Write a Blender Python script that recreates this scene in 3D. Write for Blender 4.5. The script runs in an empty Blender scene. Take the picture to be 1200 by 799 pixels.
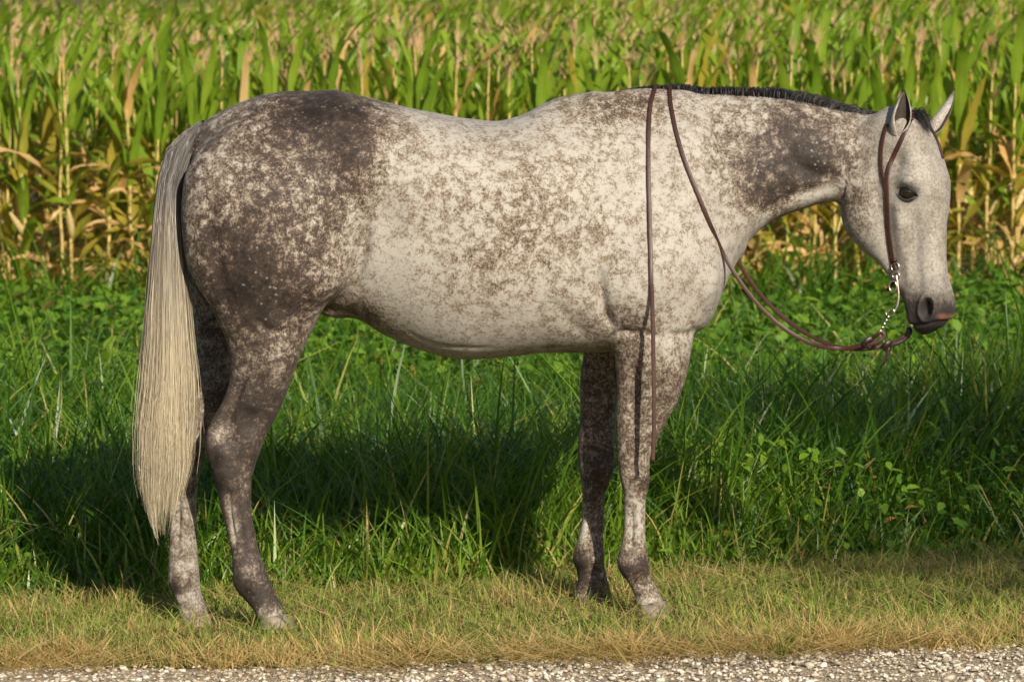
import bpy, bmesh, math, random
import numpy as np
from mathutils import Vector, Matrix
from mathutils.bvhtree import BVHTree

rng = np.random.default_rng(7)
random.seed(7)
scene = bpy.context.scene
C = scene.collection

# ------------------------------------------------------------------ camera, sky, sun, exposure
CAM = Vector((0.0, -12.0, 1.5))
FOC = 405.0 * 12.0            # focal length in photo pixels (photo 1200 wide)
CX, HY = 600.0, 108.0         # photo column straight ahead, photo row of the horizon
cam_data = bpy.data.cameras.new("camera")
cam = bpy.data.objects.new("camera", cam_data)
C.objects.link(cam)
cam.location = CAM
cam.rotation_euler = (math.radians(90), 0, 0)
cam_data.sensor_width = 36.0
cam_data.lens = 36.0 * FOC / 1200.0
cam_data.shift_y = -(399.5 - HY) / 1200.0
cam_data.clip_start = 0.5
cam_data.clip_end = 5000.0
cam_data.dof.use_dof = True
cam_data.dof.focus_distance = 11.85
cam_data.dof.aperture_fstop = 9.0
scene.camera = cam

SUN_AZ = math.radians(21.0)    # to the right of the line from the horse to the camera
SUN_EL = math.radians(26.0)
to_sun = Vector((math.sin(SUN_AZ) * math.cos(SUN_EL), -math.cos(SUN_AZ) * math.cos(SUN_EL), math.sin(SUN_EL)))
world = bpy.data.worlds.new("World")
scene.world = world
world.use_nodes = True
wn = world.node_tree.nodes
bg = wn["Background"]
sky = wn.new("ShaderNodeTexSky")
sky.sky_type = 'NISHITA'
sky.sun_disc = False
sky.sun_elevation = SUN_EL
sky.sun_rotation = math.atan2(to_sun.x, to_sun.y)
world.node_tree.links.new(sky.outputs["Color"], bg.inputs["Color"])
bg.inputs["Strength"].default_value = 0.066
sun_data = bpy.data.lights.new("sun", 'SUN')
sun_data.energy = 5.0
sun_data.angle = math.radians(0.5)
sun_data.color = (1.0, 0.89, 0.72)
sun = bpy.data.objects.new("sun", sun_data)
C.objects.link(sun)
sun.rotation_euler = to_sun.to_track_quat('Z', 'Y').to_euler()
sun.location = (6, -8, 8)
scene.view_settings.view_transform = 'Standard'
scene.view_settings.look = 'None'
scene.view_settings.exposure = 0.36
scene.view_settings.gamma = 1.0
scene.render.film_transparent = False
scene.cycles.use_denoising = True
scene.cycles.use_adaptive_sampling = True
scene.cycles.adaptive_threshold = 0.025
scene.cycles.adaptive_min_samples = 20
scene.cycles.max_bounces = 6
scene.cycles.diffuse_bounces = 3
scene.cycles.glossy_bounces = 2
scene.cycles.transmission_bounces = 4

# ------------------------------------------------------------------ helpers
def un(px, py, y=0.0):
    """world point at depth y that the photo shows at column px, row py"""
    k = (12.0 + y) / FOC
    return Vector(((px - CX) * k, y, 1.5 + (HY - py) * k))

def link(o, parent=None):
    C.objects.link(o)
    if parent is not None:
        o.parent = parent
    return o

def tag(o, label=None, cat=None, group=None, kind=None):
    if label: o["label"] = label
    if cat: o["category"] = cat
    if group: o["group"] = group
    if kind: o["kind"] = kind
    return o

def empty(name, loc=(0, 0, 0)):
    o = bpy.data.objects.new(name, None)
    o.empty_display_size = 0.1
    o.location = loc
    return link(o)

def np_mesh(name, V, F, mats=(), smooth=True, attrs=None, midx=None):
    """V (n,3), F (m,3 or 4) arrays -> mesh"""
    V = np.ascontiguousarray(V, dtype=np.float32); F = np.ascontiguousarray(F, dtype=np.int32)
    me = bpy.data.meshes.new(name)
    me.vertices.add(len(V)); me.vertices.foreach_set("co", V.ravel())
    k = F.shape[1]
    me.loops.add(F.size); me.loops.foreach_set("vertex_index", F.ravel())
    me.polygons.add(len(F))
    me.polygons.foreach_set("loop_start", np.arange(0, F.size, k, dtype=np.int32))
    me.polygons.foreach_set("loop_total", np.full(len(F), k, dtype=np.int32))
    if smooth:
        me.polygons.foreach_set("use_smooth", np.ones(len(F), dtype=bool))
    for m in mats:
        me.materials.append(m)
    if midx is not None:
        me.polygons.foreach_set("material_index", np.ascontiguousarray(midx, dtype=np.int32))
    me.update(calc_edges=True)
    for an, arr in (attrs or {}).items():
        at = me.attributes.new(an, 'FLOAT', 'POINT')
        at.data.foreach_set("value", np.ascontiguousarray(arr, dtype=np.float32))
    return me

def obj(name, me, parent=None):
    return link(bpy.data.objects.new(name, me), parent)

def pchip(x, y, q):
    """monotone cubic interpolation"""
    x = np.asarray(x, float); y = np.asarray(y, float); q = np.clip(q, x[0], x[-1])
    h = np.diff(x); d = np.diff(y) / h
    m = np.zeros_like(y); m[0] = d[0]; m[-1] = d[-1]
    for i in range(1, len(x) - 1):
        if d[i-1] * d[i] > 0:
            w1 = 2*h[i] + h[i-1]; w2 = h[i] + 2*h[i-1]
            m[i] = (w1 + w2) / (w1 / d[i-1] + w2 / d[i])
    i = np.clip(np.searchsorted(x, q) - 1, 0, len(h) - 1)
    t = (q - x[i]) / h[i]
    return ((1+2*t)*(1-t)**2)*y[i] + t*(1-t)**2*h[i]*m[i] + t*t*(3-2*t)*y[i+1] + t*t*(t-1)*h[i]*m[i+1]

def catmull(pts, n):
    """n points along a smooth curve through pts"""
    P = np.array([list(p) for p in pts], float)
    P = np.vstack([2*P[0]-P[1], P, 2*P[-1]-P[-2]])
    out = []
    m = len(P) - 3
    for u in np.linspace(0, m, n):
        i = min(int(u), m - 1); t = u - i
        a, b, c, d = P[i], P[i+1], P[i+2], P[i+3]
        out.append(0.5*((2*b)+(c-a)*t+(2*a-5*b+4*c-d)*t*t+(3*b-a-3*c+d)*t**3))
    return np.array(out)

# ------------------------------------------------------------------ node materials
class NM:
    def __init__(self, name):
        self.m = bpy.data.materials.new(name)
        self.m.use_nodes = True
        self.nt = self.m.node_tree
        self.b = self.nt.nodes["Principled BSDF"]
        self.out = self.nt.nodes["Material Output"]
    def n(self, typ, **kw):
        nd = self.nt.nodes.new(typ)
        for k, v in kw.items():
            setattr(nd, k, v)
        return nd
    def l(self, a, b):
        self.nt.links.new(a, b)
    def coord(self, kind="Object", scale=None):
        c = self.n("ShaderNodeTexCoord").outputs[kind]
        if scale is None: return c
        mp = self.n("ShaderNodeMapping"); mp.inputs["Scale"].default_value = scale
        self.l(c, mp.inputs["Vector"]); return mp.outputs["Vector"]
    def noise(self, vec, scale, detail=4.0, rough=0.55, dist=0.0):
        nd = self.n("ShaderNodeTexNoise"); nd.inputs["Scale"].default_value = scale
        nd.inputs["Detail"].default_value = detail; nd.inputs["Roughness"].default_value = rough
        nd.inputs["Distortion"].default_value = dist
        self.l(vec, nd.inputs["Vector"]); return nd.outputs["Fac"]
    def ramp(self, fac, stops, interp='LINEAR'):
        r = self.n("ShaderNodeValToRGB"); r.color_ramp.interpolation = interp
        e = r.color_ramp.elements
        while len(e) < len(stops): e.new(0.5)
        for el, (p, c) in zip(e, stops):
            el.position = p
            el.color = (c, c, c, 1) if isinstance(c, (int, float)) else (*c, 1)
        self.l(fac, r.inputs["Fac"]); return r.outputs["Color"]
    def mix(self, fac, a, b, mode='MIX'):
        x = self.n("ShaderNodeMix", data_type='RGBA', blend_type=mode)
        for s, v in ((x.inputs[0], fac), (x.inputs[6], a), (x.inputs[7], b)):
            if hasattr(v, "is_linked"): self.l(v, s)
            elif isinstance(v, (int, float)): s.default_value = v if s.type == 'VALUE' else (v, v, v, 1)
            else: s.default_value = (*v, 1)
        return x.outputs[2]
    def math(self, op, a, b=0.0, c=0.0, clamp=False):
        x = self.n("ShaderNodeMath", operation=op, use_clamp=clamp)
        for s, v in zip(x.inputs, (a, b, c)):
            if hasattr(v, "is_linked"): self.l(v, s)
            else: s.default_value = v
        return x.outputs[0]
    def attr(self, name):
        a = self.n("ShaderNodeAttribute"); a.attribute_name = name; return a.outputs["Fac"]
    def orand(self):
        return self.n("ShaderNodeObjectInfo").outputs["Random"]
    def bump(self, h, strength, dist, prev=None):
        b = self.n("ShaderNodeBump"); b.inputs["Strength"].default_value = strength
        b.inputs["Distance"].default_value = dist
        self.l(h, b.inputs["Height"])
        if prev is not None: self.l(prev, b.inputs["Normal"])
        return b.outputs["Normal"]
    def set(self, **kw):
        for k, v in kw.items():
            k = {"base": "Base Color", "rough": "Roughness", "spec": "Specular IOR Level", "normal": "Normal",
                 "metal": "Metallic", "coat": "Coat Weight", "sheen": "Sheen Weight"}.get(k, k)
            s = self.b.inputs[k]
            if hasattr(v, "is_linked"): self.l(v, s)
            elif isinstance(v, tuple): s.default_value = (*v, 1) if len(v) == 3 else v
            else: s.default_value = v
        return self
    def leafy(self, col, trans=0.35, rough=0.5, spec=0.3, tcol=None):
        """thin leaf: surface reflection plus light passing through"""
        self.set(base=col, rough=rough, spec=spec)
        tr = self.n("ShaderNodeBsdfTranslucent")
        c2 = self.mix(1.0, col, tcol or (1.25, 1.2, 0.55), 'MULTIPLY')
        self.l(c2, tr.inputs["Color"])
        ms = self.n("ShaderNodeMixShader"); ms.inputs[0].default_value = trans
        self.l(self.b.outputs[0], ms.inputs[1]); self.l(tr.outputs[0], ms.inputs[2])
        self.l(ms.outputs[0], self.out.inputs["Surface"])
        return self.m

def mat_coat():
    M = NM("dapple_grey_coat")
    oc = M.coord("Object")
    dark = M.attr("dark"); brown = M.attr("brown"); skin = M.attr("skin"); dapw = M.attr("dapple")
    # rosettes: pale spots in a darker net, warped so that no two are alike
    warp = M.n("ShaderNodeTexNoise"); warp.inputs["Scale"].default_value = 22; warp.inputs["Detail"].default_value = 3
    M.l(oc, warp.inputs["Vector"])
    wv = M.n("ShaderNodeVectorMath", operation='MULTIPLY_ADD')
    M.l(warp.outputs["Color"], wv.inputs[0]); wv.inputs[1].default_value = (0.075, 0.075, 0.075); M.l(oc, wv.inputs[2])
    vor = M.n("ShaderNodeTexVoronoi", feature='SMOOTH_F1'); vor.inputs["Scale"].default_value = 34
    vor.inputs["Smoothness"].default_value = 0.35
    M.l(wv.outputs[0], vor.inputs["Vector"])
    net = M.ramp(vor.outputs["Distance"], [(0.08, 0.0), (0.70, 1.0)])
    mid = M.noise(oc, 26, 5, 0.65)
    big = M.noise(oc, 6, 3, 0.6)
    hair = M.noise(M.coord("Object", (1.0, 1.0, 0.45)), 330, 4, 0.75)
    fine = M.noise(oc, 120, 3, 0.7)
    # darkness of the coat: painted patches broken up by dapples and hairs
    d = M.math('ADD', dark, M.math('MULTIPLY', M.math('SUBTRACT', big, 0.5), 0.28))
    d = M.math('ADD', d, M.math('MULTIPLY', dapw, M.math('MULTIPLY', M.math('SUBTRACT', net, 0.55), 0.95)))
    amp = M.math('ADD', 0.12, M.math('MULTIPLY', dark, 0.75))
    d = M.math('ADD', d, M.math('MULTIPLY', amp, M.math('SUBTRACT', mid, 0.52)))
    w = M.math('MULTIPLY_ADD', M.math('MULTIPLY', dark, M.math('SUBTRACT', 1.0, dark)), 1.5, 0.16)
    w = M.math('MULTIPLY', w, M.math('ADD', brown, 0.22, 0, True))
    fineC = M.ramp(fine, [(.36, 0.0), (.64, 1.0)])
    hairC = M.ramp(hair, [(.34, 0.0), (.66, 1.0)])
    d = M.math('ADD', d, M.math('MULTIPLY', w, M.math('MULTIPLY', M.math('SUBTRACT', fineC, 0.5), 0.62)))
    d = M.math('ADD', d, M.math('MULTIPLY', w, M.math('MULTIPLY', M.math('SUBTRACT', hairC, 0.5), 0.55)), 0, True)
    d = M.ramp(d, [(0.0, 0.0), (.18, .14), (.42, .43), (.72, .82), (1.0, 1.0)])
    lightc = M.mix(M.noise(oc, 9, 3), (0.325, 0.308, 0.278), (0.43, 0.41, 0.375))
    warm = M.ramp(d, [(0.0, 1.0), (0.15, 0.93), (0.38, (0.50, 0.41, 0.32)), (0.62, (0.175, 0.122, 0.100)), (1.0, (0.042, 0.031, 0.029))])
    cool = M.ramp(d, [(0.0, 1.0), (0.15, 0.93), (0.38, (0.50, 0.47, 0.45)), (0.62, (0.16, 0.147, 0.145)), (1.0, (0.038, 0.035, 0.037))])
    tone = M.mix(brown, cool, warm)
    # the ramps hold the colour of dark hair; pale hair takes lightc
    col = M.mix(1.0, tone, lightc, 'MULTIPLY')
    # flea specks
    sp = M.n("ShaderNodeTexVoronoi"); sp.inputs["Scale"].default_value = 80; M.l(oc, sp.inputs["Vector"])
    spk = M.math('MULTIPLY', M.ramp(sp.outputs["Distance"], [(0.10, 1.0), (0.22, 0.0)]),
                 M.ramp(M.noise(oc, 40, 2), [(0.56, 0.0), (0.62, 1.0)]))
    col = M.mix(M.math('MULTIPLY', spk, M.math('MULTIPLY', brown, 0.7)), col, (0.06, 0.045, 0.035))
    # single white hairs and flecks scattered through the dark patches
    fk = M.n("ShaderNodeTexVoronoi"); fk.inputs["Scale"].default_value = 62; M.l(oc, fk.inputs["Vector"])
    fkm = M.math('MULTIPLY', M.ramp(fk.outputs["Distance"], [(0.10, 1.0), (0.30, 0.0)]), M.ramp(M.noise(oc, 30, 2), [(0.50, 0.0), (0.62, 1.0)]))
    col = M.mix(M.math('MULTIPLY', fkm, M.math('MULTIPLY', dapw, 1.2, 0, True)), col, (0.42, 0.40, 0.37))
    # bare skin of muzzle and eyelids; attribute above 1 means the pink snip of the lip
    col = M.mix(M.math('MINIMUM', skin, 1.0), col, (0.035, 0.033, 0.036))
    col = M.mix(M.math('SUBTRACT', skin, 1.0, 0, True), col, (0.46, 0.20, 0.14))
    n1 = M.bump(hair, 0.35, 0.004)
    n2 = M.bump(M.noise(oc, 60, 4), 0.25, 0.006, n1)
    rough = M.math('ADD', 0.5, M.math('MULTIPLY', fine, 0.2))
    M.set(base=col, rough=rough, spec=0.25, normal=n2, sheen=0.03)
    return M.m

def mat_hair(name, c_root, c_tip, rough=0.42, spec=0.45):
    M = NM(name)
    t = M.attr("along"); r = M.attr("tint")
    a = M.mix(M.ramp(t, [(.15, 0.0), (.75, 1.0)]), c_root, c_tip)
    col = M.mix(1.0, a, M.ramp(r, [(0.0, 0.45), (0.5, 1.0), (1.0, 1.3)]), 'MULTIPLY')
    M.set(base=col, rough=rough, spec=spec)
    return M.m

def mat_simple(name, c, rough=0.5, metal=0.0, scale=60, var=0.3, bump=0.0, spec=0.5):
    M = NM(name)
    oc = M.coord("Object")
    nz = M.noise(oc, scale, 4)
    col = M.mix(1.0, c, M.ramp(nz, [(0.3, 1 - var), (0.7, 1 + var)]), 'MULTIPLY')
    kw = dict(base=col, rough=rough, metal=metal, spec=spec)
    if bump: kw["normal"] = M.bump(nz, bump, 0.002)
    M.set(**kw)
    return M.m

MAT = {}
MAT["coat"] = mat_coat()
MAT["hoof"] = mat_simple("hoof_horn", (0.19, 0.155, 0.12), 0.6, 0, 40, 0.4, 0.4)
MAT["eye"] = mat_simple("dark_eye", (0.012, 0.008, 0.006), 0.06, 0, 80, 0.3)
MAT["lid"] = mat_simple("eyelid_skin", (0.028, 0.025, 0.024), 0.55, 0, 150, 0.3, 0.3)
MAT["coat_plain"] = mat_simple("plain_grey_coat", (0.30, 0.275, 0.24), 0.6, 0, 150, 0.35, 0.4, 0.3)
MAT["leather"] = mat_simple("oiled_brown_leather", (0.042, 0.015, 0.009), 0.45, 0, 120, 0.35, 0.3)
MAT["dark_leather"] = mat_simple("dark_leather", (0.022, 0.011, 0.009), 0.45, 0, 120, 0.35, 0.3)
MAT["steel"] = mat_simple("worn_steel", (0.55, 0.48, 0.40), 0.28, 1.0, 90, 0.25, 0.2)
MAT["tail"] = mat_hair("tail_hair", (0.080, 0.074, 0.070), (0.47, 0.405, 0.285))
MAT["mane"] = mat_hair("mane_hair", (0.012, 0.011, 0.011), (0.03, 0.03, 0.032), .5, .3)

# ================================================================== ground, gravel, grasses
def ground_z(x, y):
    x = np.asarray(x, float); y = np.asarray(y, float)
    z = .015*np.clip(x, -6, 6) - .010 + .030*np.maximum(y - 13.2, 0)*(y < 400) + .030*386.8*(y >= 400)
    near_ = np.exp(-(x/6)**2)*np.exp(-((y-2)/8)**2)
    z = z - .022*np.exp(-((x+.92)/.22)**2 - ((y+.03)/.25)**2)
    return z + near_*(.008*np.sin(2.1*x+.7*y) + .006*np.sin(3.7*y-1.3*x+1))

def mat_ground():
    M = NM("soil_and_thatch")
    oc = M.coord("Object")
    a = M.noise(oc, 3.0, 5, .6); b = M.noise(oc, 55, 5, .7); c = M.noise(oc, 260, 3, .7)
    col = M.ramp(b, [(.30, (.04, .045, .018)), (.5, (.11, .11, .04)), (.62, (.20, .17, .075)), (.75, (.30, .24, .12))])
    col = M.mix(M.ramp(a, [(.4, 0.0), (.65, .55)]), col, (.045, .06, .018))
    col = M.mix(.45, col, M.ramp(c, [(.3, (.03, .025, .015)), (.7, (.33, .26, .14))]))
    M.set(base=col, rough=.95, spec=.1, normal=M.bump(c, .9, .012, M.bump(b, .8, .02)))
    return M.m
MAT["ground"] = mat_ground()
def axis(pts):
    return np.unique(np.concatenate([np.arange(a, b, s) for a, b, s in pts]))
xs = axis([(-2500, -400, 300), (-400, -40, 40), (-40, -8, 4), (-8, 8, .25), (8, 40, 4), (40, 400, 40), (400, 2600, 300)])
ys = axis([(-600, -60, 60), (-60, -8, 4), (-8, 16, .25), (16, 60, 2), (60, 400, 20), (400, 3200, 200)])
Xg, Yg = np.meshgrid(xs, ys, indexing='ij'); Zg = ground_z(Xg, Yg)
idx = np.arange(Xg.size).reshape(Xg.shape)
Fg = np.stack([idx[:-1, :-1], idx[1:, :-1], idx[1:, 1:], idx[:-1, 1:]], 2).reshape(-1, 4)
tag(obj("ground", np_mesh("ground", np.stack([Xg, Yg, Zg], 2).reshape(-1, 3), Fg, [MAT["ground"]])), kind="structure")

def fieldnoise(x, y, f, ph):
    return np.sin(f*x+ph)*np.cos(.8*f*y-ph) + .6*np.sin(1.9*f*x-1.3*f*y+2*ph) + .4*np.sin(3.3*f*(x+y)+ph)
def gravel_edge(x):
    return -.950 + .03*np.sin(2.3*x) + .025*np.sin(5.1*x+1) + .02*np.sin(11.3*x+2) - .018*x*0
def mat_gravel():
    M = NM("limestone_gravel_bed")
    oc = M.coord("Object")
    v = M.n("ShaderNodeTexVoronoi"); v.inputs["Scale"].default_value = 95; M.l(oc, v.inputs["Vector"])
    col = M.mix(M.noise(oc, 14, 4), (.42, .31, .18), (.54, .47, .36))
    col = M.mix(.4, col, M.ramp(v.outputs["Distance"], [(.05, (.5, .48, .43)), (.6, (.24, .18, .11))]))
    M.set(base=col, rough=.95, spec=.15, normal=M.bump(v.outputs["Distance"], .8, .01))
    return M.m
MAT["gravel"] = mat_gravel()
xs = np.arange(-9, 9.01, .15)
rowsY = [gravel_edge(xs), gravel_edge(xs) - .06, np.full_like(xs, -1.6), np.full_like(xs, -3.2), np.full_like(xs, -5.4)]
Vg = np.vstack([np.stack([xs, r, ground_z(xs, r) + (.004 if i else .001)], 1) for i, r in enumerate(rowsY)])
idx = np.arange(len(Vg)).reshape(len(rowsY), -1)
Fg = np.stack([idx[:-1, :-1], idx[1:, :-1], idx[1:, 1:], idx[:-1, 1:]], 2).reshape(-1, 4)
tag(obj("gravel_road", np_mesh("gravel_road", Vg, Fg, [MAT["gravel"]])), kind="structure")

# stones
bm = bmesh.new(); bmesh.ops.create_icosphere(bm, subdivisions=1, radius=1)
ICO_V = np.array([v.co[:] for v in bm.verts]); ICO_F = np.array([[v.index for v in f.verts] for f in bm.faces]); bm.free()
def mat_stone():
    M = NM("limestone_chip")
    t = M.attr("tint"); oc = M.coord("Object")
    col = M.ramp(t, [(0.0, (.24, .21, .17)), (.3, (.44, .38, .28)), (.6, (.56, .51, .42)), (.85, (.68, .65, .59)), (1.0, (.50, .38, .25))])
    nz = M.noise(oc, 150, 4)
    col = M.mix(1.0, col, M.ramp(nz, [(.3, .7), (.7, 1.2)]), 'MULTIPLY')
    M.set(base=col, rough=.9, spec=.2, normal=M.bump(nz, .5, .003))
    return M.m
MAT["stone"] = mat_stone()
def stone_verts(n, size):
    nv = len(ICO_V)
    sc = size[:, None, None]*rng.uniform(.55, 1.15, (n, 1, 3))*np.array([1, 1, .48])
    P = ICO_V[None]*(1 + rng.normal(0, .16, (n, nv, 1)))*sc
    a = rng.uniform(0, 6.28, n); c, s = np.cos(a)[:, None], np.sin(a)[:, None]
    t = rng.normal(0, .35, n); ct, st = np.cos(t)[:, None], np.sin(t)[:, None]
    x, y, z = P[..., 0], P[..., 1], P[..., 2]
    y, z = y*ct - z*st, y*st + z*ct
    return np.stack([x*c - y*s, x*s + y*c, z], 2)
n = 20000
sx = rng.uniform(-2.3, 2.3, n); sy = -.90 - rng.uniform(0, 1, n)**1.2*.95 + rng.normal(0, .02, n)
thin = rng.uniform(0, 1, n) < np.clip(.22 + (gravel_edge(sx) - sy)/.22 + .18*fieldnoise(sx, sy*3, 5, 2.0), .05, .9)
sx, sy = sx[thin], sy[thin]; n = len(sx)
size = np.clip(rng.lognormal(math.log(.0043), .60, n), .002, .015)
P = stone_verts(n, size) + np.stack([sx, sy, ground_z(sx, sy) + .004 + size*.30], 1)[:, None, :]
Fs = (ICO_F[None] + (np.arange(n)*len(ICO_V))[:, None, None]).reshape(-1, 3)
tag(obj("gravel", np_mesh("gravel", P.reshape(-1, 3), Fs, [MAT["stone"]], False, {"tint": np.repeat(rng.uniform(0, 1, n), len(ICO_V))})),
    "pale crushed limestone gravel along the bottom edge of the photo", "gravel", kind="stuff")
# the bigger stones one by one
big = [(130, 782, .026), (352, 789, .022), (205, 790, .018), (425, 786, .019), (560, 783, .016), (640, 790, .018), (735, 782, .020), (812, 779, .018), (865, 788, .018), (940, 781, .017),
       (1010, 787, .019), (1063, 776, .016), (1120, 784, .018), (1168, 779, .017), (300, 783, .016), (480, 792, .019), (690, 774, .015), (60, 790, .017)]
ORD = ['first', 'second', 'third', 'fourth', 'fifth', 'sixth', 'seventh', 'eighth', 'ninth', 'tenth', 'eleventh', 'twelfth', 'thirteenth', 'fourteenth', 'fifteenth', 'sixteenth', 'seventeenth', 'eighteenth', 'nineteenth', 'twentieth',
       'twenty-first', 'twenty-second', 'twenty-third', 'twenty-fourth', 'twenty-fifth', 'twenty-sixth', 'twenty-seventh', 'twenty-eighth', 'twenty-ninth', 'thirtieth', 'thirty-first', 'thirty-second', 'thirty-third', 'thirty-fourth', 'thirty-fifth', 'thirty-sixth', 'thirty-seventh', 'thirty-eighth', 'thirty-ninth', 'fortieth', 'forty-first', 'forty-second', 'forty-third', 'forty-fourth', 'forty-fifth', 'forty-sixth', 'forty-seventh', 'forty-eighth']
big.sort()
for i, (a, b, s) in enumerate(big):
    k = 1.5/((b-HY)/FOC) - 12.0
    p = un(a, b, k)
    me = np_mesh("stone", stone_verts(1, np.array([s]))[0], ICO_F, [MAT["stone"]], False, {"tint": np.full(len(ICO_V), rng.uniform(.4, .9))})
    o = obj("stone", me); o.location = (p.x, p.y, float(ground_z(p.x, p.y)) + s*.22); o.scale = (.75, .75, .6)
    if s == .026: tag(o, "largest pale stone at the left end of the gravel edge", "stone", "larger stones in the gravel")
    else: tag(o, f"pale limestone chip, {ORD[i]} from the left of the larger stones in the gravel", "stone", "larger stones in the gravel")

# ---- blades
def blades(pos, h, w, az, lean, curve, nseg, tint, dry, face_jit=.9):
    """arching grass blades; pos (n,3)"""
    n = len(pos); t = np.linspace(0, 1, nseg+1)
    d = np.stack([np.cos(az), np.sin(az), np.zeros(n)], 1)
    fa = az + np.pi/2 + rng.normal(0, face_jit, n)
    sd = np.stack([np.cos(fa), np.sin(fa), np.zeros(n)], 1)
    hor = (lean[:, None]*t + curve[:, None]*t**2.2)*h[:, None]
    ver = (t - (.35*curve[:, None]**1.5)*t**3.0 - .12*lean[:, None]*t)*h[:, None]
    ctr = pos[:, None, :] + hor[..., None]*d[:, None, :]
    ctr[..., 2] += ver
    ww = w[:, None]*np.minimum(1, .55 + 1.6*t)*(1 - t**1.8)*.5 + .0002
    A = ctr + sd[:, None, :]*ww[..., None]; B = ctr - sd[:, None, :]*ww[..., None]
    Vv = np.stack([A, B], 2).reshape(-1, 3)
    k = nseg+1
    base = (np.arange(n)[:, None]*k + np.arange(nseg)[None, :])*2
    Fq = np.stack([base, base+1, base+3, base+2], 2).reshape(-1, 4)
    return Vv, Fq, np.repeat(tint, 2*k), np.repeat(dry, 2*k), np.tile(np.repeat(t, 2), n)
def leaves(pos, L, w, az, pitch, roll, tint, dry):
    """small broad leaves: six points folded along the midrib"""
    n = len(pos)
    d = np.stack([np.cos(az)*np.cos(pitch), np.sin(az)*np.cos(pitch), np.sin(pitch)], 1)
    s0 = np.stack([-np.sin(az), np.cos(az), np.zeros(n)], 1)
    up = np.cross(d, s0)
    s = s0*np.cos(roll)[:, None] + up*np.sin(roll)[:, None]; nn = np.cross(d, s)
    Lc, wc = L[:, None], w[:, None]
    dn = np.array([0, 0, -1.0])
    pts = [pos, pos + d*Lc*.35 + s*wc*.5 + nn*wc*.12, pos + d*Lc*.72 + s*wc*.36 + nn*wc*.10 + dn*Lc*.05, pos + d*Lc + dn*Lc*.16,
           pos + d*Lc*.72 - s*wc*.36 + nn*wc*.10 + dn*Lc*.05, pos + d*Lc*.35 - s*wc*.5 + nn*wc*.12, pos + d*Lc*.5]
    Vv = np.stack(pts, 1).reshape(-1, 3)
    b = (np.arange(n)*7)[:, None]
    Fq = np.vstack([b + np.array([[0, 1, 2, 6]]), b + np.array([[6, 2, 3, 3]])*0 + np.array([[0, 6, 4, 5]]), b + np.array([[6, 2, 3, 4]])])
    return Vv, Fq, np.repeat(tint, 7), np.repeat(dry, 7), np.tile([0, .3, .7, 1, .7, .3, .5], n)
def join(parts):
    Vs, Fs, A, B, Cc, o = [], [], [], [], [], 0
    for v, f, a, b, c in parts:
        Vs.append(v); Fs.append(f+o); A.append(a); B.append(b); Cc.append(c); o += len(v)
    return np.vstack(Vs), np.vstack(Fs), {"tint": np.concatenate(A), "dry": np.concatenate(B), "along": np.concatenate(Cc)}

def mat_grass(name, g0, g1, g2, straw0, straw1, trans=.35, rough=.45, spec=.4):
    M = NM(name)
    t = M.attr("tint"); d = M.attr("dry"); al = M.attr("along")
    nz = M.noise(M.coord("Object"), 2.0, 3)
    g = M.ramp(M.math('ADD', t, M.math('MULTIPLY', M.math('SUBTRACT', nz, .5), .7), 0, True), [(0.0, g0), (.5, g1), (1.0, g2)])
    s = M.mix(t, straw0, straw1)
    dd = M.math('ADD', d, M.math('MULTIPLY', M.ramp(al, [(.6, 0.0), (1.0, 1.0)]), M.math('MULTIPLY', d, .8)), 0, True)
    col = M.mix(dd, g, s)
    return M.leafy(col, trans, rough, spec)
MAT["lawn"] = mat_grass("mown_grass", (.05, .12, .012), (.12, .22, .024), (.22, .32, .045), (.40, .28, .10), (.62, .46, .21), .3, .6, .25)
MAT["weed"] = mat_grass("tall_grass", (.024, .078, .008), (.070, .170, .013), (.19, .30, .026), (.34, .32, .06), (.50, .40, .15), .38, .38, .5)
MAT["broad"] = mat_grass("broad_weeds", (.032, .100, .010), (.090, .210, .016), (.20, .34, .028), (.32, .24, .05), (.40, .18, .07), .38, .5, .4)

def weed_line(x):
    return np.interp(x, [-2.4, -1.6, -.6, .3, 1.0, 1.6, 2.4], [.30, .35, .55, .72, .92, 1.25, 1.45]) + .05*np.sin(6*x) + .04*np.sin(13*x+2)
U_ = lambda a, b, n: rng.uniform(a, b, n)


# mown grass
n = 150000
x = U_(-3.4, 3.4, n); y = U_(-1.02, 1.95, n)
keep = ((np.abs(x) < 2.0) | (U_(0, 1, n) < .5)) & (fieldnoise(x, y, 17, 3.1) + .5*fieldnoise(x, y, 41, .3) > -1.15) & (y < weed_line(x) + .15) & ((y > gravel_edge(x) + .01) | (U_(0, 1, n) < .25))
x, y = x[keep], y[keep]; n = len(x)
patch = fieldnoise(x, y, 4.0, .7)
dry = np.clip(np.where(U_(0, 1, n) < np.clip(.28 + .24*patch + .35*np.exp(-((y+.93)/.10)**2), .1, .95), U_(.7, 1, n), U_(0, .25, n)), 0, 1)
h = np.clip(rng.normal(.034, .015, n), .008, .085)*(1 + .20*patch)
h = h*(1 + .28*np.clip(fieldnoise(x, y, 11, 5.0), -1.5, 1.5))
for hx, hy in ((-.69, -.25), (-.91, -.01), (.40, -.12), (.235, .12)):
    h = h*(1 - .66*np.exp(-(((x-hx)/.11)**2 + ((y-hy+.12)/.17)**2)))
h = np.where((y < gravel_edge(x) + .16) & (U_(0, 1, n) < .3), h*1.35, h)
lawn = [blades(np.stack([x, y, ground_z(x, y) - .003], 1), h, U_(.0028, .0060, n), U_(0, 6.28, n), np.abs(rng.normal(.18, .25, n)), np.abs(rng.normal(.25, .25, n)), 3, U_(0, 1, n), dry)]
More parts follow.
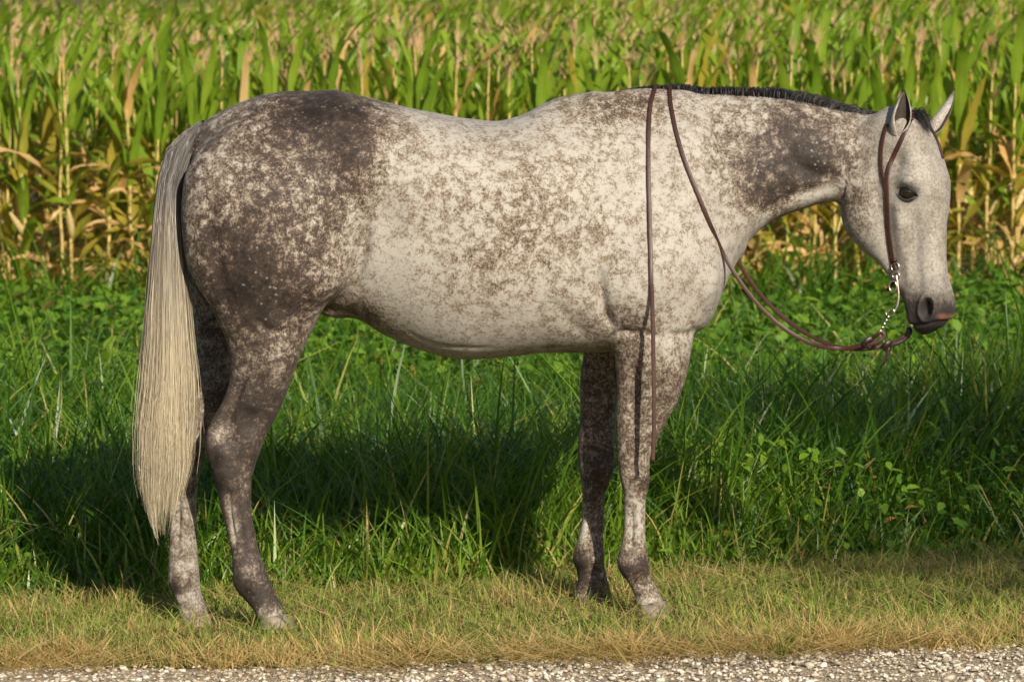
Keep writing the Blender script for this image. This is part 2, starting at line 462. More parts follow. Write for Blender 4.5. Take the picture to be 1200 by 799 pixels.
# longer green blades here and there, and straw tufts over the gravel edge
n = 6500
x = U_(-2.2, 2.2, n); y = U_(-.9, 1.6, n); keep = y < weed_line(x) + .1; x, y = x[keep], y[keep]; n = len(x)
lawn.append(blades(np.stack([x, y, ground_z(x, y) - .003], 1), U_(.05, .10, n), U_(.003, .006, n), U_(0, 6.28, n), U_(.1, .6, n), U_(.1, .6, n), 4, U_(.3, 1, n), U_(0, .2, n)))
tuft = []
for k in range(230):
    cx, cy = rng.uniform(-2, 2), rng.normal(-.89, .06)
    m = rng.integers(10, 34)
    a = U_(0, 6.28, m)
    tuft.append((np.full(m, cx) + rng.normal(0, .018, m), np.full(m, cy) + rng.normal(0, .014, m), np.full(m, rng.uniform(.04, .13)), a, np.full(m, rng.random() < .72)))
x, y, hh, a, st = (np.concatenate([q[i] for q in tuft]) for i in range(5)); n = len(x)
lawn.append(blades(np.stack([x, y, ground_z(x, y) - .002], 1), hh*U_(.5, 1.1, n), U_(.0025, .0045, n), a, U_(.2, 1.0, n), U_(.1, .6, n), 4, U_(.2, 1, n), np.where(st, U_(.75, 1, n), U_(0, .3, n))))
# clippings lying flat
n = 7000
x = U_(-2.2, 2.2, n); y = U_(-1.25, 1.2, n); keep = (y < weed_line(x)) & ((y > -1.0) | (np.sin(7*x)+np.sin(23*x+1) > -.2)); x, y = x[keep], y[keep]; n = len(x)
lawn.append(blades(np.stack([x, y, ground_z(x, y) + U_(.006, .03, n)], 1), U_(.03, .09, n), U_(.002, .004, n), U_(0, 6.28, n), U_(2.0, 4.0, n), U_(0, .3, n), 3, U_(.2, 1, n), U_(.8, 1, n)))
n = 3200
x = U_(-2.2, 2.2, n); y = gravel_edge(x) - np.abs(rng.normal(0, .16, n)); keep = fieldnoise(x, y*2, 3.2, .4) > -.5; x, y = x[keep], y[keep]; n = len(x)
lawn.append(blades(np.stack([x, y, ground_z(x, y) + U_(.010, .024, n)], 1), U_(.03, .10, n), U_(.002, .005, n), U_(0, 6.28, n), U_(2.0, 4.0, n), U_(0, .3, n), 3, U_(.2, 1, n), U_(.8, 1, n)))
Vv, Fq, at = join(lawn)
tag(obj("mown_grass", np_mesh("mown_grass", Vv, Fq, [MAT["lawn"]], True, at)), "short mown grass gone half dry under the horse", "grass", kind="stuff")

# tall grass
parts = []
def tall(n, y0, y1, xw, hf, wf, nseg, wet=.5):
    y = U_(y0, y1, n); hwid = np.interp(y, [0, 13], [1.85, 3.9])*xw
    x = U_(-1.7, 1.7, n)*hwid
    dl = y - weed_line(x)
    keep = (dl > rng.normal(0, .05, n)) & ((np.abs(x) < hwid) | (U_(0, 1, n) < .5))
    x, y, dl = x[keep], y[keep], dl[keep]; n = len(x)
    p = fieldnoise(x, y, 1.6, 1.9)
    ramp_h = np.clip(.30 + dl*1.0, .25, 1.0)
    h = hf*ramp_h*np.clip(rng.normal(1, .28, n), .35, 1.8)*(1 + .22*p)
    # more straw and paler green in the strip next to the mown grass
    dryp = np.where(U_(0, 1, n) < np.interp(dl, [0, .25, .8], [.30, .15, .05]), U_(.3, 1, n), 0)
    tint = np.clip(rng.normal(.45, .25, n) + .12*p + np.interp(dl, [0, .4, 2], [.28, .1, 0]), 0, 1)
    parts.append(blades(np.stack([x, y, ground_z(x, y) - .005], 1), h, wf*U_(.6, 1.4, n), U_(0, 6.28, n), np.abs(rng.normal(.22, .2, n)), np.abs(rng.normal(.45, .35, n)), nseg, tint, dryp))
tall(24000, .2, 2.4, 1.0, .34, .010, 6)
tall(24000, .2, 2.4, 1.0, .18, .006, 4)
tall(26000, 2.2, 5.5, 1.0, .40, .015, 6)
tall(16000, 5.0, 12.9, 1.0, .34, .020, 5)
tall(3500, 12.0, 12.9, 1.0, .60, .022, 5)
# a thicket of coarse tall grass right of the horse's breast
for cx, cy, m, hh in ((.75, 2.6, 260, .62), (1.0, 2.2, 240, .55), (1.35, 2.9, 200, .5), (.45, 3.0, 160, .5), (-.15, 3.4, 120, .5), (1.7, 3.3, 160, .5)):
    x = rng.normal(cx, .20, m); y = rng.normal(cy, .25, m)
    parts.append(blades(np.stack([x, y, ground_z(x, y)], 1), hh*U_(.5, 1.15, m), U_(.010, .020, m), U_(0, 6.28, m), U_(.05, .35, m), U_(.2, .9, m), 8, U_(0, .55, m), np.zeros(m)))
Vv, Fq, at = join(parts)
tag(obj("tall_grass", np_mesh("tall_grass", Vv, Fq, [MAT["weed"]], True, at)), "rank uncut green grass between the mown strip and the corn", "grass", kind="stuff")

# broad-leaved weeds: leaves on short stems
parts = []
def broad(n, y0, y1, hmax, L, redf, fn=None):
    y = U_(y0, y1, n); x = U_(-1.5, 1.5, n)*np.interp(y, [0, 13], [1.85, 3.9])
    dl = y - weed_line(x)
    p = fieldnoise(x, y, 1.3, 4.1)
    keep = (dl > 0) & ((p > -.35) | (U_(0, 1, n) < .35))
    if fn is not None: keep &= fn(x, y)
    x, y, dl, p = x[keep], y[keep], dl[keep], p[keep]; n = len(x)
    z = ground_z(x, y) + hmax*np.clip(.3+dl, .2, 1)*U_(0, 1, n)**.6*(1 + .3*p)
    parts.append(leaves(np.stack([x, y, z], 1), L*U_(.5, 1.3, n), L*U_(.28, .6, n), U_(0, 6.28, n), rng.normal(.15, .45, n), rng.normal(0, .4, n),
                        np.clip(rng.normal(.55, .25, n) + .12*p, 0, 1), np.where(U_(0, 1, n) < redf, U_(.3, .9, n), 0)))
broad(13000, .2, 1.6, .16, .045, .12, lambda x, y: (x < -.35) | (U_(0, 1, len(x)) < .25))
broad(18000, 1.4, 5.0, .26, .052, .04)
broad(42000, 4.5, 12.8, .36, .085, .04)
Vv, Fq, at = join(parts)
tag(obj("broadleaf_weeds", np_mesh("broadleaf_weeds", Vv, Fq, [MAT["broad"]], True, at)), "bright leafy weeds in front of the cornfield", "weeds", kind="stuff")

# ================================================================== cornfield
def mat_corn(name, base, edge, tipc, trans):
    M = NM(name)
    al = M.attr("along"); ac = M.attr("across")
    r = M.orand()
    oc = M.coord("Object")
    nz = M.noise(oc, 9, 4)
    c = M.mix(M.math('ADD', M.math('MULTIPLY', r, .75), M.math('MULTIPLY', nz, .5), 0, True), base, edge)
    rib = M.ramp(ac, [(0.0, 1.0), (.10, 0.0)])
    c = M.mix(M.math('MULTIPLY', rib, .45), c, (.38, .42, .16))
    tipf = M.math('MULTIPLY', M.ramp(M.math('ADD', al, M.math('MULTIPLY', nz, .35)), [(1.0, 0.0), (1.28, 1.0)]), 1.0)
    c = M.mix(tipf, c, tipc)
    st = M.noise(M.coord("Object", (1, 40, 1)), 12, 2)
    c = M.mix(1.0, c, M.ramp(st, [(.3, .8), (.7, 1.15)]), 'MULTIPLY')
    return M.leafy(c, trans, .42, .45)
MAT["corn_green"] = mat_corn("green_corn_leaf", (.10, .22, .010), (.27, .39, .030), (.40, .30, .08), .42)
MAT["corn_yellow"] = mat_corn("yellowing_corn_leaf", (.46, .33, .045), (.30, .32, .04), (.56, .34, .11), .42)
MAT["corn_dry"] = mat_corn("dry_corn_leaf", (.60, .33, .095), (.66, .45, .20), (.62, .42, .22), .34)
MAT["corn_stalk"] = mat_simple("corn_stalk", (.42, .32, .10), .55, 0, 25, .45, .2)
MAT["tassel"] = mat_simple("corn_tassel", (.50, .34, .19), .8, 0, 40, .3)
MAT["husk"] = mat_simple("corn_husk", (.46, .36, .15), .65, 0, 40, .35, .3)

def corn_leaf(L, w, ang, droop, twist, seg=10):
    """leaf that leaves the stalk at 'ang' from upright along +x, bends over by 'droop'; V-folded"""
    Vv, al, ac = [], [], []
    p = np.array([0., 0., 0.]); th = ang
    wob = rng.uniform(0, 6.28)
    for i in range(seg+1):
        t = i/seg
        prof = min(1, .45 + 2.6*t)*(1 - t**2.6)
        ww = w*.5*prof + .001
        d = np.array([math.sin(th), 0, math.cos(th)]); nn = np.array([-math.cos(th), 0, math.sin(th)])
        tw = twist*t + .25*math.sin(5*t+wob)
        side = np.array([0, 1., 0])*math.cos(tw) + nn*math.sin(tw); n2 = nn*math.cos(tw) - np.array([0, 1., 0])*math.sin(tw)
        rip = .012*math.sin(17*t + wob)
        for q, lift in ((-1, .22*ww + rip), (0, 0), (1, .22*ww - rip)):
            Vv.append(p + side*q*ww + n2*lift); al.append(t); ac.append(abs(q))
        p = p + d*L/seg
        th += droop/seg*(0.4 + 1.6*t)
    F = []
    for i in range(seg):
        for q in (0, 1):
            a = i*3+q; F.append((a, a+1, a+4, a+3))
    return np.array(Vv), np.array(F), np.array(al), np.array(ac)
LEAF = {"upper": [], "mid": [], "dry": []}
for k in range(7):
    LEAF["upper"].append(corn_leaf(rng.uniform(.55, .78), rng.uniform(.060, .088), math.radians(rng.uniform(8, 24)), math.radians(rng.uniform(5, 48)), rng.uniform(-.5, .5)))
    LEAF["mid"].append(corn_leaf(rng.uniform(.55, .75), rng.uniform(.060, .085), math.radians(rng.uniform(22, 40)), math.radians(rng.uniform(50, 120)), rng.uniform(-.8, .8)))
    LEAF["dry"].append(corn_leaf(rng.uniform(.35, .60), rng.uniform(.028, .055), math.radians(rng.uniform(45, 95)), math.radians(rng.uniform(60, 115)), rng.uniform(-2.4, 2.4)))
LM = {}
for kind, vs in LEAF.items():
    for mk in ("corn_green", "corn_yellow", "corn_dry"):
        LM[kind, mk] = [np_mesh("corn_leaf", v, f, [MAT[mk]], True, {"along": a, "across": c}) for v, f, a, c in vs]
def stalk_mesh(h):
    P = [(0, 0, z*h) for z in np.linspace(0, 1, 12)]
    P = np.array(P) + np.concatenate([np.zeros((1, 3)), rng.normal(0, .004, (11, 3))*[1, 1, 0]])
    r = np.linspace(.0135, .006, 12)*np.array([1.15 if i % 2 else .95 for i in range(12)])
    seg = 6; an = np.linspace(0, 6.283, seg, endpoint=False)
    Vv = (P[:, None, :] + r[:, None, None]*np.stack([np.cos(an), np.sin(an), 0*an], 1)[None]).reshape(-1, 3)
    ii = np.arange(12*seg).reshape(12, seg)
    F = np.vstack([np.stack([ii[i], np.roll(ii[i], -1), np.roll(ii[i+1], -1), ii[i+1]], 1) for i in range(11)])
    return Vv, F
STALK = [np_mesh("stalk", *stalk_mesh(1.72), [MAT["corn_stalk"]]) for k in range(4)]
def tassel_arr():
    Vs, Fs = [], []; o = 0
    for k in range(8):
        az = rng.uniform(0, 6.28); sp = 0 if k == 0 else rng.uniform(.25, .75); L = .26 if k == 0 else rng.uniform(.12, .20)
        t = np.linspace(0, 1, 4)
        c = np.stack([np.cos(az)*sp*L*t, np.sin(az)*sp*L*t, (.0 if k == 0 else .03*k/8) + L*t - .25*L*sp*t*t], 1)
        w = np.array([.005, .008, .007, .002])
        for s in ((1, 0, 0), (0, 1, 0)):
            s = np.array(s, float)
            A = c + s*w[:, None]*.6; B = c - s*w[:, None]*.6
            Vs.append(np.stack([A, B], 1).reshape(-1, 3))
            Fs.append(np.array([[0, 1, 3, 2], [2, 3, 5, 4], [4, 5, 7, 6]]) + o); o += 8
    return np.vstack(Vs), np.vstack(Fs)
TASS_A = [tassel_arr() for k in range(4)]
TASS = [np_mesh("tassel", v, f, [MAT["tassel"]]) for v, f in TASS_A]
def ear_mesh():
    t = np.linspace(0, 1, 9); r = .024*np.sin(np.pi*np.clip(t*.9+.08, 0, 1))**.7; seg = 8
    an = np.linspace(0, 6.283, seg, endpoint=False)
    P = np.stack([.10*t*0, 0*t, .22*t], 1)
    Vv = (P[:, None, :] + r[:, None, None]*np.stack([np.cos(an), np.sin(an), 0*an], 1)[None]).reshape(-1, 3)
    ii = np.arange(9*seg).reshape(9, seg)
    F = np.vstack([np.stack([ii[i], np.roll(ii[i], -1), np.roll(ii[i+1], -1), ii[i+1]], 1) for i in range(8)])
    return np_mesh("corn_ear", Vv, F, [MAT["husk"]])
EARM = ear_mesh()

ROW0, RDY = 12.95, .76
def plan(row):
    """leaf layout of one plant: list of (kind, material, variant, z, azimuth, scale)"""
    out = []
    a0 = rng.normal(math.pi/2*rng.integers(0, 2)*0, .9)
    hs = rng.uniform(.90, 1.06)
    zs = np.linspace(.16, 1.49, 13)*hs
    for i, z in enumerate(zs):
        az = a0 + (math.pi if i % 2 else 0) + rng.normal(0, .3)
        r = rng.random()
        if i < 4:
            if row > 1 and i < 3: continue
            kind, mk = "dry", ("corn_dry" if r < .75 else "corn_yellow")
        elif i < 6:
            kind = "dry" if r < .35 else "mid"; mk = "corn_dry" if r < .40 else ("corn_yellow" if r < .78 else "corn_green")
            if row > 2: continue
        elif i < 8:
            kind = "mid"; mk = "corn_yellow" if r < .42 else ("corn_dry" if r < .54 else "corn_green")
        else:
            kind = "upper"; mk = "corn_yellow" if r < .10 else ("corn_dry" if r < .13 else "corn_green")
        out.append((kind, mk, int(rng.integers(7)), z, az, rng.uniform(.8, 1.1)*(1 if i < 11 else .85)))
    if row < 2:                                   # withered and yellowing leaves that hang about the lower stalk
        for q in range(9 if row == 0 else 6):
            r = rng.random()
            out.append(("dry" if r < .55 else "mid", "corn_dry" if r < .5 else "corn_yellow", int(rng.integers(7)), rng.uniform(.25, 1.05), rng.uniform(0, 6.28), rng.uniform(.6, 1.05)))
    return out, hs
rowname = ["first", "second", "third", "fourth", "fifth", "sixth", "seventh"]
spots = []
for row in range(7):
    y = ROW0 + RDY*row
    half = (12+y)/FOC*600 + .12
    x = -half + rng.uniform(0, .15)
    while x < half:
        spots.append((row, x + rng.normal(0, .02), y + rng.normal(0, .04)))
        x += rng.uniform(.13, .18)
spots = spots[:300]
nth = {}
for row, x, y in spots:
    pl = empty("corn_plant", (x, y, float(ground_z(x, y))))
    lay, hs = plan(row)
    pl.rotation_euler = (rng.normal(0, .03), rng.normal(0, .04), 0)
    nth[row] = nth.get(row, -1) + 1
    tag(pl, (f"front-row corn plant with dry lower leaves, {ORD[nth[row]]} from the left" if row == 0 else
             f"corn plant in the {rowname[row]} row back from the edge of the cornfield"), "corn plant", f"corn plants of the {rowname[row]} row")
    st = obj("stalk", STALK[int(rng.integers(4))], pl); st.scale = (1, 1, hs)
    for kind, mk, v, z, az, s in lay:
        lf = obj("leaf", LM[kind, mk][v], pl); lf.location = (0, 0, z); lf.rotation_euler = (0, 0, az); lf.scale = (s, s, s)
    ts = obj("tassel", TASS[int(rng.integers(4))], pl); ts.location = (0, 0, 1.68*hs); ts.scale = (.45, .45, .8); ts.rotation_euler = (rng.normal(0, .1), rng.normal(0, .1), rng.uniform(0, 6)); 
    if row < 2 and rng.random() < .6:
        e = obj("corn_ear", EARM, pl); e.location = (.012, 0, rng.uniform(.62, .80)); e.rotation_euler = (rng.normal(0, .2), rng.uniform(.3, .7), rng.uniform(0, 6.28))

# the rest of the field: rows too far back to pick plants apart
MI = {"corn_green": 0, "corn_yellow": 1, "corn_dry": 2}
def merged(spots2, minz):
    Vs, Fs, A, Cc, mi = [], [], [], [], []; o = 0
    for x, y in spots2:
        lay, hs = plan(9)
        base = np.array([x, y, float(ground_z(x, y))])
        for kind, mk, v, z, az, s in lay:
            if z < minz: continue
            v_, f_, a_, c_ = LEAF[kind][v]
            sel = np.concatenate([np.arange(i*3, i*3+3) for i in (0, 2, 4, 6, 8, 10)])
            vv = v_[sel]*s
            ca, sa = math.cos(az), math.sin(az)
            vv = np.stack([vv[:, 0]*ca - vv[:, 1]*sa, vv[:, 0]*sa + vv[:, 1]*ca, vv[:, 2] + z], 1) + base
            ff = np.array([(i*3+q, i*3+q+1, i*3+q+4, i*3+q+3) for i in range(5) for q in (0, 1)])
            Vs.append(vv); Fs.append(ff+o); A.append(a_[sel]); Cc.append(c_[sel]); mi.append(np.full(10, MI[mk])); o += 18
        tv, tf = TASS_A[int(rng.integers(4))]
        Vs.append(tv*[.55, .55, .85]*rng.uniform(.7, 1.1) + base + np.array([0, 0, 1.68*hs])); Fs.append(tf+o); A.append(np.zeros(len(tv))); Cc.append(np.ones(len(tv))); mi.append(np.full(len(tf), 3)); o += len(tv)
    return np_mesh("corn_field", np.vstack(Vs), np.vstack(Fs), [MAT["corn_green"], MAT["corn_yellow"], MAT["corn_dry"], MAT["tassel"]], True,
                   {"along": np.concatenate(A), "across": np.concatenate(Cc)}, np.concatenate(mi))
sp2 = []
lastrow = spots[-1][0]; lastx = spots[-1][1]
for row in range(0, 46):
    y = ROW0 + RDY*row
    half = (12+y)/FOC*600
    for x in np.arange(-half-5.0, half+5.0, .17 if row < 12 else .27):
        inside = abs(x) < half + .12
        if row < lastrow and inside: continue
        if row == lastrow and inside and x <= lastx + .1: continue
        sp2.append((x + rng.normal(0, .03), y + rng.normal(0, .05)))
tag(obj("cornfield", merged(sp2, .55)), "far rows of the ripening cornfield with tan tassels", "cornfield", kind="stuff")

# ================================================================== unseen tree added right of the camera to shade the weeds at right
def mat_bark():
    M = NM("tree_bark"); oc = M.coord("Object", (1, 1, .25))
    nz = M.noise(oc, 30, 5, .7)
    M.set(base=M.ramp(nz, [(.3, (.05, .04, .03)), (.7, (.16, .13, .10))]), rough=.95, normal=M.bump(nz, .8, .03)); return M.m
MAT["bark"] = mat_bark()
TX, TY = 7.0, -10.5
tree = empty("added_shade_tree", (TX, TY, float(ground_z(TX, TY))))
tag(tree, "unseen broadleaf tree added to shade the weeds at right", "tree")
def limb(pts, r0, r1, n=14):
    P = catmull(pts, n); seg = 8; an = np.linspace(0, 6.283, seg, endpoint=False)
    r = np.linspace(r0, r1, n)
    T = np.gradient(P, axis=0); T /= np.linalg.norm(T, axis=1)[:, None]
    A = np.cross(T, [0.3, .9, .1]); A /= np.linalg.norm(A, axis=1)[:, None]; B = np.cross(T, A)
    Vv = (P[:, None, :] + r[:, None, None]*(np.cos(an)[None, :, None]*A[:, None, :] + np.sin(an)[None, :, None]*B[:, None, :])).reshape(-1, 3)
    ii = np.arange(n*seg).reshape(n, seg)
    return Vv, np.vstack([np.stack([ii[i], np.roll(ii[i], -1), np.roll(ii[i+1], -1), ii[i+1]], 1) for i in range(n-1)])
obj("trunk", np_mesh("trunk", *limb([(0, 0, -.2), (.05, .02, 1.8), (-.05, .05, 3.8), (.05, 0, 6.0), (0, 0, 7.6)], .20, .04), [MAT["bark"]]), tree)
parts = []
for k in range(13):
    a = k*2.4; z0 = 4.6 + 2.6*k/13; L = 1.45*math.sin(math.pi*(.25 + .6*k/13))
    tip = np.array([math.cos(a)*L, math.sin(a)*L, z0 + .55])
    obj("limb", np_mesh("limb", *limb([(0, 0, z0), tuple(tip*[.5, .5, 1] + [0, 0, -.12]), tuple(tip)], .05, .012, 8), [MAT["bark"]]), tree)
    for j in range(5):
        c = tip*[1, 1, 1] - np.array([math.cos(a), math.sin(a), 0])*L*.16*j + rng.normal(0, .14, 3)
        m = 130
        pos = c + rng.normal(0, 1, (m, 3))*np.array([.27, .27, .17])
        parts.append(leaves(pos, U_(.06, .11, m), U_(.04, .07, m), U_(0, 6.28, m), rng.normal(0, .6, m), rng.normal(0, .5, m), U_(.1, .7, m), np.zeros(m)))
Vv, Fq, at = join(parts)
crown = obj("crown", np_mesh("crown", Vv, Fq, [MAT["broad"]], True, at), tree)

# ================================================================== the horse
H = 0.006
def yoff(x):                       # the horse stands a little askew: quarters nearer the camera
    return 0.075 * (np.asarray(x) - 0.35)

GX0, GX1, GY0, GY1, GZ0, GZ1 = -1.02, 1.40, -0.42, 0.42, -0.05, 1.53
gx = np.arange(GX0, GX1, H); gy = np.arange(GY0, GY1, H); gz = np.arange(GZ0, GZ1, H)
FIELD = np.full((len(gx), len(gy), len(gz)), 0.3, dtype=np.float32)

def smin(a, b, k):
    h = np.maximum(k - np.abs(a - b), 0) / k
    return np.minimum(a, b) - h * h * k * 0.25

def section(s_up, dy, au, ad, b, n, egg):
    """signed distance to a superellipse section; s_up>0 uses half height au, else ad; egg narrows the upper half"""
    a = np.where(s_up > 0, au, ad)
    s = np.abs(s_up) / a
    bb = b * (1.0 - egg * np.clip(s_up / a, -1, 1.0))
    e = np.abs(dy) / bb
    s = np.maximum(s, 1e-4); e = np.maximum(e, 1e-4)
    k = (s**n + e**n)**(1.0/n)
    g = k**(1-n) * np.sqrt((s**(n-1)/a)**2 + (e**(n-1)/bb)**2)
    return (k - 1.0) / np.maximum(g, 1e-3)

def put(d, ix, iy, iz, k):
    sub = FIELD[ix, iy, iz]
    FIELD[ix, iy, iz] = smin(sub, d.astype(np.float32), k)

def rng_idx(g, lo, hi):
    return slice(max(0, np.searchsorted(g, lo)), min(len(g), np.searchsorted(g, hi) + 1))

def loft_x(rows, k, n=2.2):
    """rows: px, top py, bottom py, half width, y centre, egg"""
    R = np.array(rows, float)
    X = (R[:, 0] - CX) / 405.0
    zt = 1.5 + (HY - R[:, 1]) / 405.0; zb = 1.5 + (HY - R[:, 2]) / 405.0
    ix = rng_idx(gx, X[0] - .02, X[-1] + .02); x = gx[ix]
    f = lambda v: pchip(X, v, x)
    t, b_, w, yc, eg = f(zt), f(zb), f(R[:, 3]), f(R[:, 4]), f(R[:, 5])
    iz = rng_idx(gz, zb.min() - .06, zt.max() + .06); iy = rng_idx(gy, -(R[:, 3].max() + .08), R[:, 3].max() + .08)
    xx = x[:, None, None]; y = gy[iy][None, :, None]; z = gz[iz][None, None, :]
    c = (t * .52 + b_ * .48)[:, None, None]
    d = section(z - c, y - yc[:, None, None], (t[:, None, None] - c), (c - b_[:, None, None]), w[:, None, None], n, eg[:, None, None])
    d = np.maximum(d, np.maximum(X[0] - xx, xx - X[-1]))
    put(d, ix, iy, iz, k)

def loft_z(rows, k, n=2.1, y0=0.0):
    """rows: py, back px, front px, half width, y centre (sheared frame)"""
    R = np.array(rows, float)[::-1]
    yw = R[:, 4] + yoff(((R[:, 1] + R[:, 2]) / 2 - CX) / 405.0)
    kk = (12.0 + yw) / FOC
    Z = 1.5 + (HY - R[:, 0]) * kk
    xb = (R[:, 1] - CX) * kk; xf = (R[:, 2] - CX) * kk
    iz = rng_idx(gz, Z[0] - .02, Z[-1] + .02); z = gz[iz]
    f = lambda v: pchip(Z, v, z)
    B, Fr, w, yc = f(xb), f(xf), f(R[:, 3]), f(R[:, 4])
    ix = rng_idx(gx, xb.min() - .06, xf.max() + .06)
    iy = rng_idx(gy, (R[:, 4] - R[:, 3]).min() - .06, (R[:, 4] + R[:, 3]).max() + .06)
    x = gx[ix][:, None, None]; y = gy[iy][None, :, None]; zz = z[None, None, :]
    c = ((B + Fr) / 2)[None, None, :]; a = ((Fr - B) / 2)[None, None, :]
    # keep sections square to a slanting leg: shrink nothing, only correct the distance by the slant
    sl = np.gradient((B + Fr) / 2, z) if len(z) > 2 else np.zeros_like(z)
    cs = 1.0 / np.sqrt(1 + sl**2)
    d = section(x - c, y - yc[None, None, :], a, a, w[None, None, :], n, 0.0) * cs[None, None, :]
    d = np.maximum(d, np.maximum(Z[0] - zz, zz - Z[-1]))
    put(d, ix, iy, iz, k)

def ball(px, py, y, rx, ry, rz, k):
    c = (np.array([(px - CX) / 405.0, y, 1.5 + (HY - py) / 405.0])); r = np.array([rx, ry, rz])
    ix = rng_idx(gx, c[0]-rx-.06, c[0]+rx+.06); iy = rng_idx(gy, y-ry-.06, y+ry+.06); iz = rng_idx(gz, c[2]-rz-.06, c[2]+rz+.06)
    p = [(gx[ix][:, None, None]-c[0]), (gy[iy][None, :, None]-c[1]), (gz[iz][None, None, :]-c[2])]
    k0 = np.sqrt(sum((q/s)**2 for q, s in zip(p, r))) + 1e-5
    k1 = np.sqrt(sum((q/s**2)**2 for q, s in zip(p, r))) + 1e-5
    put(k0*(k0-1)/k1, ix, iy, iz, k)

# trunk: px, top, bottom, half width, y centre, egg
loft_x([
 (226,158,250,.035,0,0),(236,147,330,.10,0,.1),(250,137,352,.155,0,.12),(275,125,362,.205,0,.12),(320,109.5,364,.245,0,.12),
 (343,105.5,362,.258,0,.12),(388,105.5,361,.258,0,-.08),(419,112,372,.262,0,-.16),(455,121,394,.275,0,-.16),(500,130.5,410,.290,0,-.10),
 (550,139,418,.300,0,-.02),(580,141.5,419,.300,0,0),(610,135,417.5,.295,0,.06),(636,122,415,.285,0,.14),(661,113,414,.272,0,.20),
 (691,107.5,413,.255,0,.25),(729,106.5,411,.238,0,.28),(768,108.5,403,.228,0,.25),(800,112,392,.215,0,.2),(828,140,376,.19,0,.1),
 (846,190,345,.15,0,0),(858,230,318,.10,0,0),(866,255,300,.04,0,0)], .02, 2.25)
# neck
loft_x([
 (700,170,300,.02,0,.3),(735,118,370,.10,0,.3),(775,109,360,.14,0,.33),(815,109,345,.142,0,.34),(848,110,326,.135,0,.34),(868,112,296,.126,-.003,.32),
 (890,114,271,.113,-.008,.30),(917,117.5,254,.100,-.016,.28),(943,121,244,.090,-.026,.25),(969,126,236,.083,-.036,.22),(990,130,234,.079,-.046,.2),
 (1012,134,238,.076,-.056,.18),(1035,138,240,.070,-.065,.15),(1052,146,225,.04,-.072,0)], .07, 2.1)
# breast between the forelegs
for s in (-1, 1):
    ball(812, 338, .085*s, .072, .095, .115, .05)
# near hind leg, far hind leg: py, back, front, half width, y centre
hind_n = [(120,318,326,.008,-.10),(135,298,345,.030,-.11),(155,262,385,.07,-.128),(185,226,425,.105,-.145),(215,215,430,.125,-.155),(245,213.5,430,.135,-.158),(275,215.5,428,.137,-.158),(305,219.5,422,.132,-.158),
 (328,227,414,.124,-.157),(345,236,397,.113,-.157),(360,246,380,.101,-.157),(380,256,369,.089,-.158),(400,266,359,.079,-.158),(423,270,349,.070,-.156),(445,269,341,.061,-.153),
 (470,261,332,.052,-.150),(488,251,324,.045,-.148),(500,245.5,318,.043,-.147),(512,243,312,.043,-.146),(527,243.5,306,.042,-.145),(545,248.5,299,.039,-.144),(565,254,294,.034,-.143),(594,259,294,.0285,-.142),
 (627,267,299,.0275,-.141),(650,271.5,305.5,.030,-.140),(664,273,311,.034,-.140),(676,273.5,315,.034,-.140),(690,278,319,.032,-.140),(703,289,326,.032,-.140),(714,298,333,.037,-.140),(724,302,339,.042,-.140)]
hind_f = [(120,318,326,.008,.10),(135,298,345,.030,.11),(155,262,385,.07,.128),(185,226,425,.105,.110),(215,215,430,.125,.155),(245,213,430,.135,.158),(275,214,428,.137,.158),(305,216,422,.132,.158),
 (328,219,410,.124,.157),(345,222,388,.113,.157),(360,225,365,.101,.157),(380,227,344,.090,.158),(400,227,325,.080,.158),(423,223,305,.071,.156),(445,215,288,.062,.143),
 (470,204,267,.052,.133),(488,197,256,.045,.125),(500,194,250,.043,.120),(512,193,246,.043,.115),(527,194,241,.042,.110),(545,196,236,.039,.105),(565,198,231.5,.034,.100),(594,199,229.5,.0285,.095),
 (627,199,230.5,.0275,.092),(650,198,233,.030,.090),(668,196.5,234.5,.034,.090),(682,197,235.5,.034,.090),(695,201.5,237,.032,.090),(708,208,241,.034,.090),(719,209,246,.040,.090),(728,208,248,.043,.090)]
fore_n = [(200,745,800,.03,-.12),(235,728,822,.07,-.125),(270,716,836,.092,-.130),(305,709,838,.102,-.133),(330,706.5,836,.103,-.134),(355,706,831,.098,-.135),(375,709,822,.09,-.137),(390,714,813,.081,-.139),(408,719.5,810,.073,-.139),(440,722,803.5,.063,-.138),
 (470,722,793,.055,-.137),(500,721.5,776,.047,-.136),(520,722,767.5,.0435,-.135),(540,722.5,761.5,.044,-.134),(556,724,762,.046,-.133),(570,726.5,761.5,.042,-.132),(585,729,758.5,.034,-.131),(605,729.5,758,.0285,-.130),
 (632,728,758.5,.0285,-.129),(648,725,761,.033,-.129),(660,723.5,762.5,.0355,-.129),(672,729,764,.033,-.129),(684,737,769,.031,-.129),(696,743,775,.035,-.129),(708,745,781,.043,-.129)]
fore_f = [(330,690,800,.06,.125),(390,684,760,.075,.13),(425,682.5,728,.068,.13),(460,681,724,.058,.13),(493,680,721.5,.049,.13),(515,678.5,721,.0445,.13),(535,678,721,.044,.13),(552,680,720,.046,.13),(566,682,714,.042,.13),(580,683,708.5,.034,.13),
 (600,683,707,.0285,.129),(625,680,706.5,.0285,.129),(642,675,706,.033,.128),(655,672.5,706,.0355,.128),(667,677.5,707,.033,.128),(680,679.5,709.5,.033,.128),(692,676,712.5,.037,.128),(702,673,715,.043,.128)]
loft_z(hind_n, .035); loft_z(hind_f, .035); loft_z(fore_n, .03); loft_z(fore_f, .03)
ball(395, 362, 0, .05, .05, .022, .03)                     # sheath
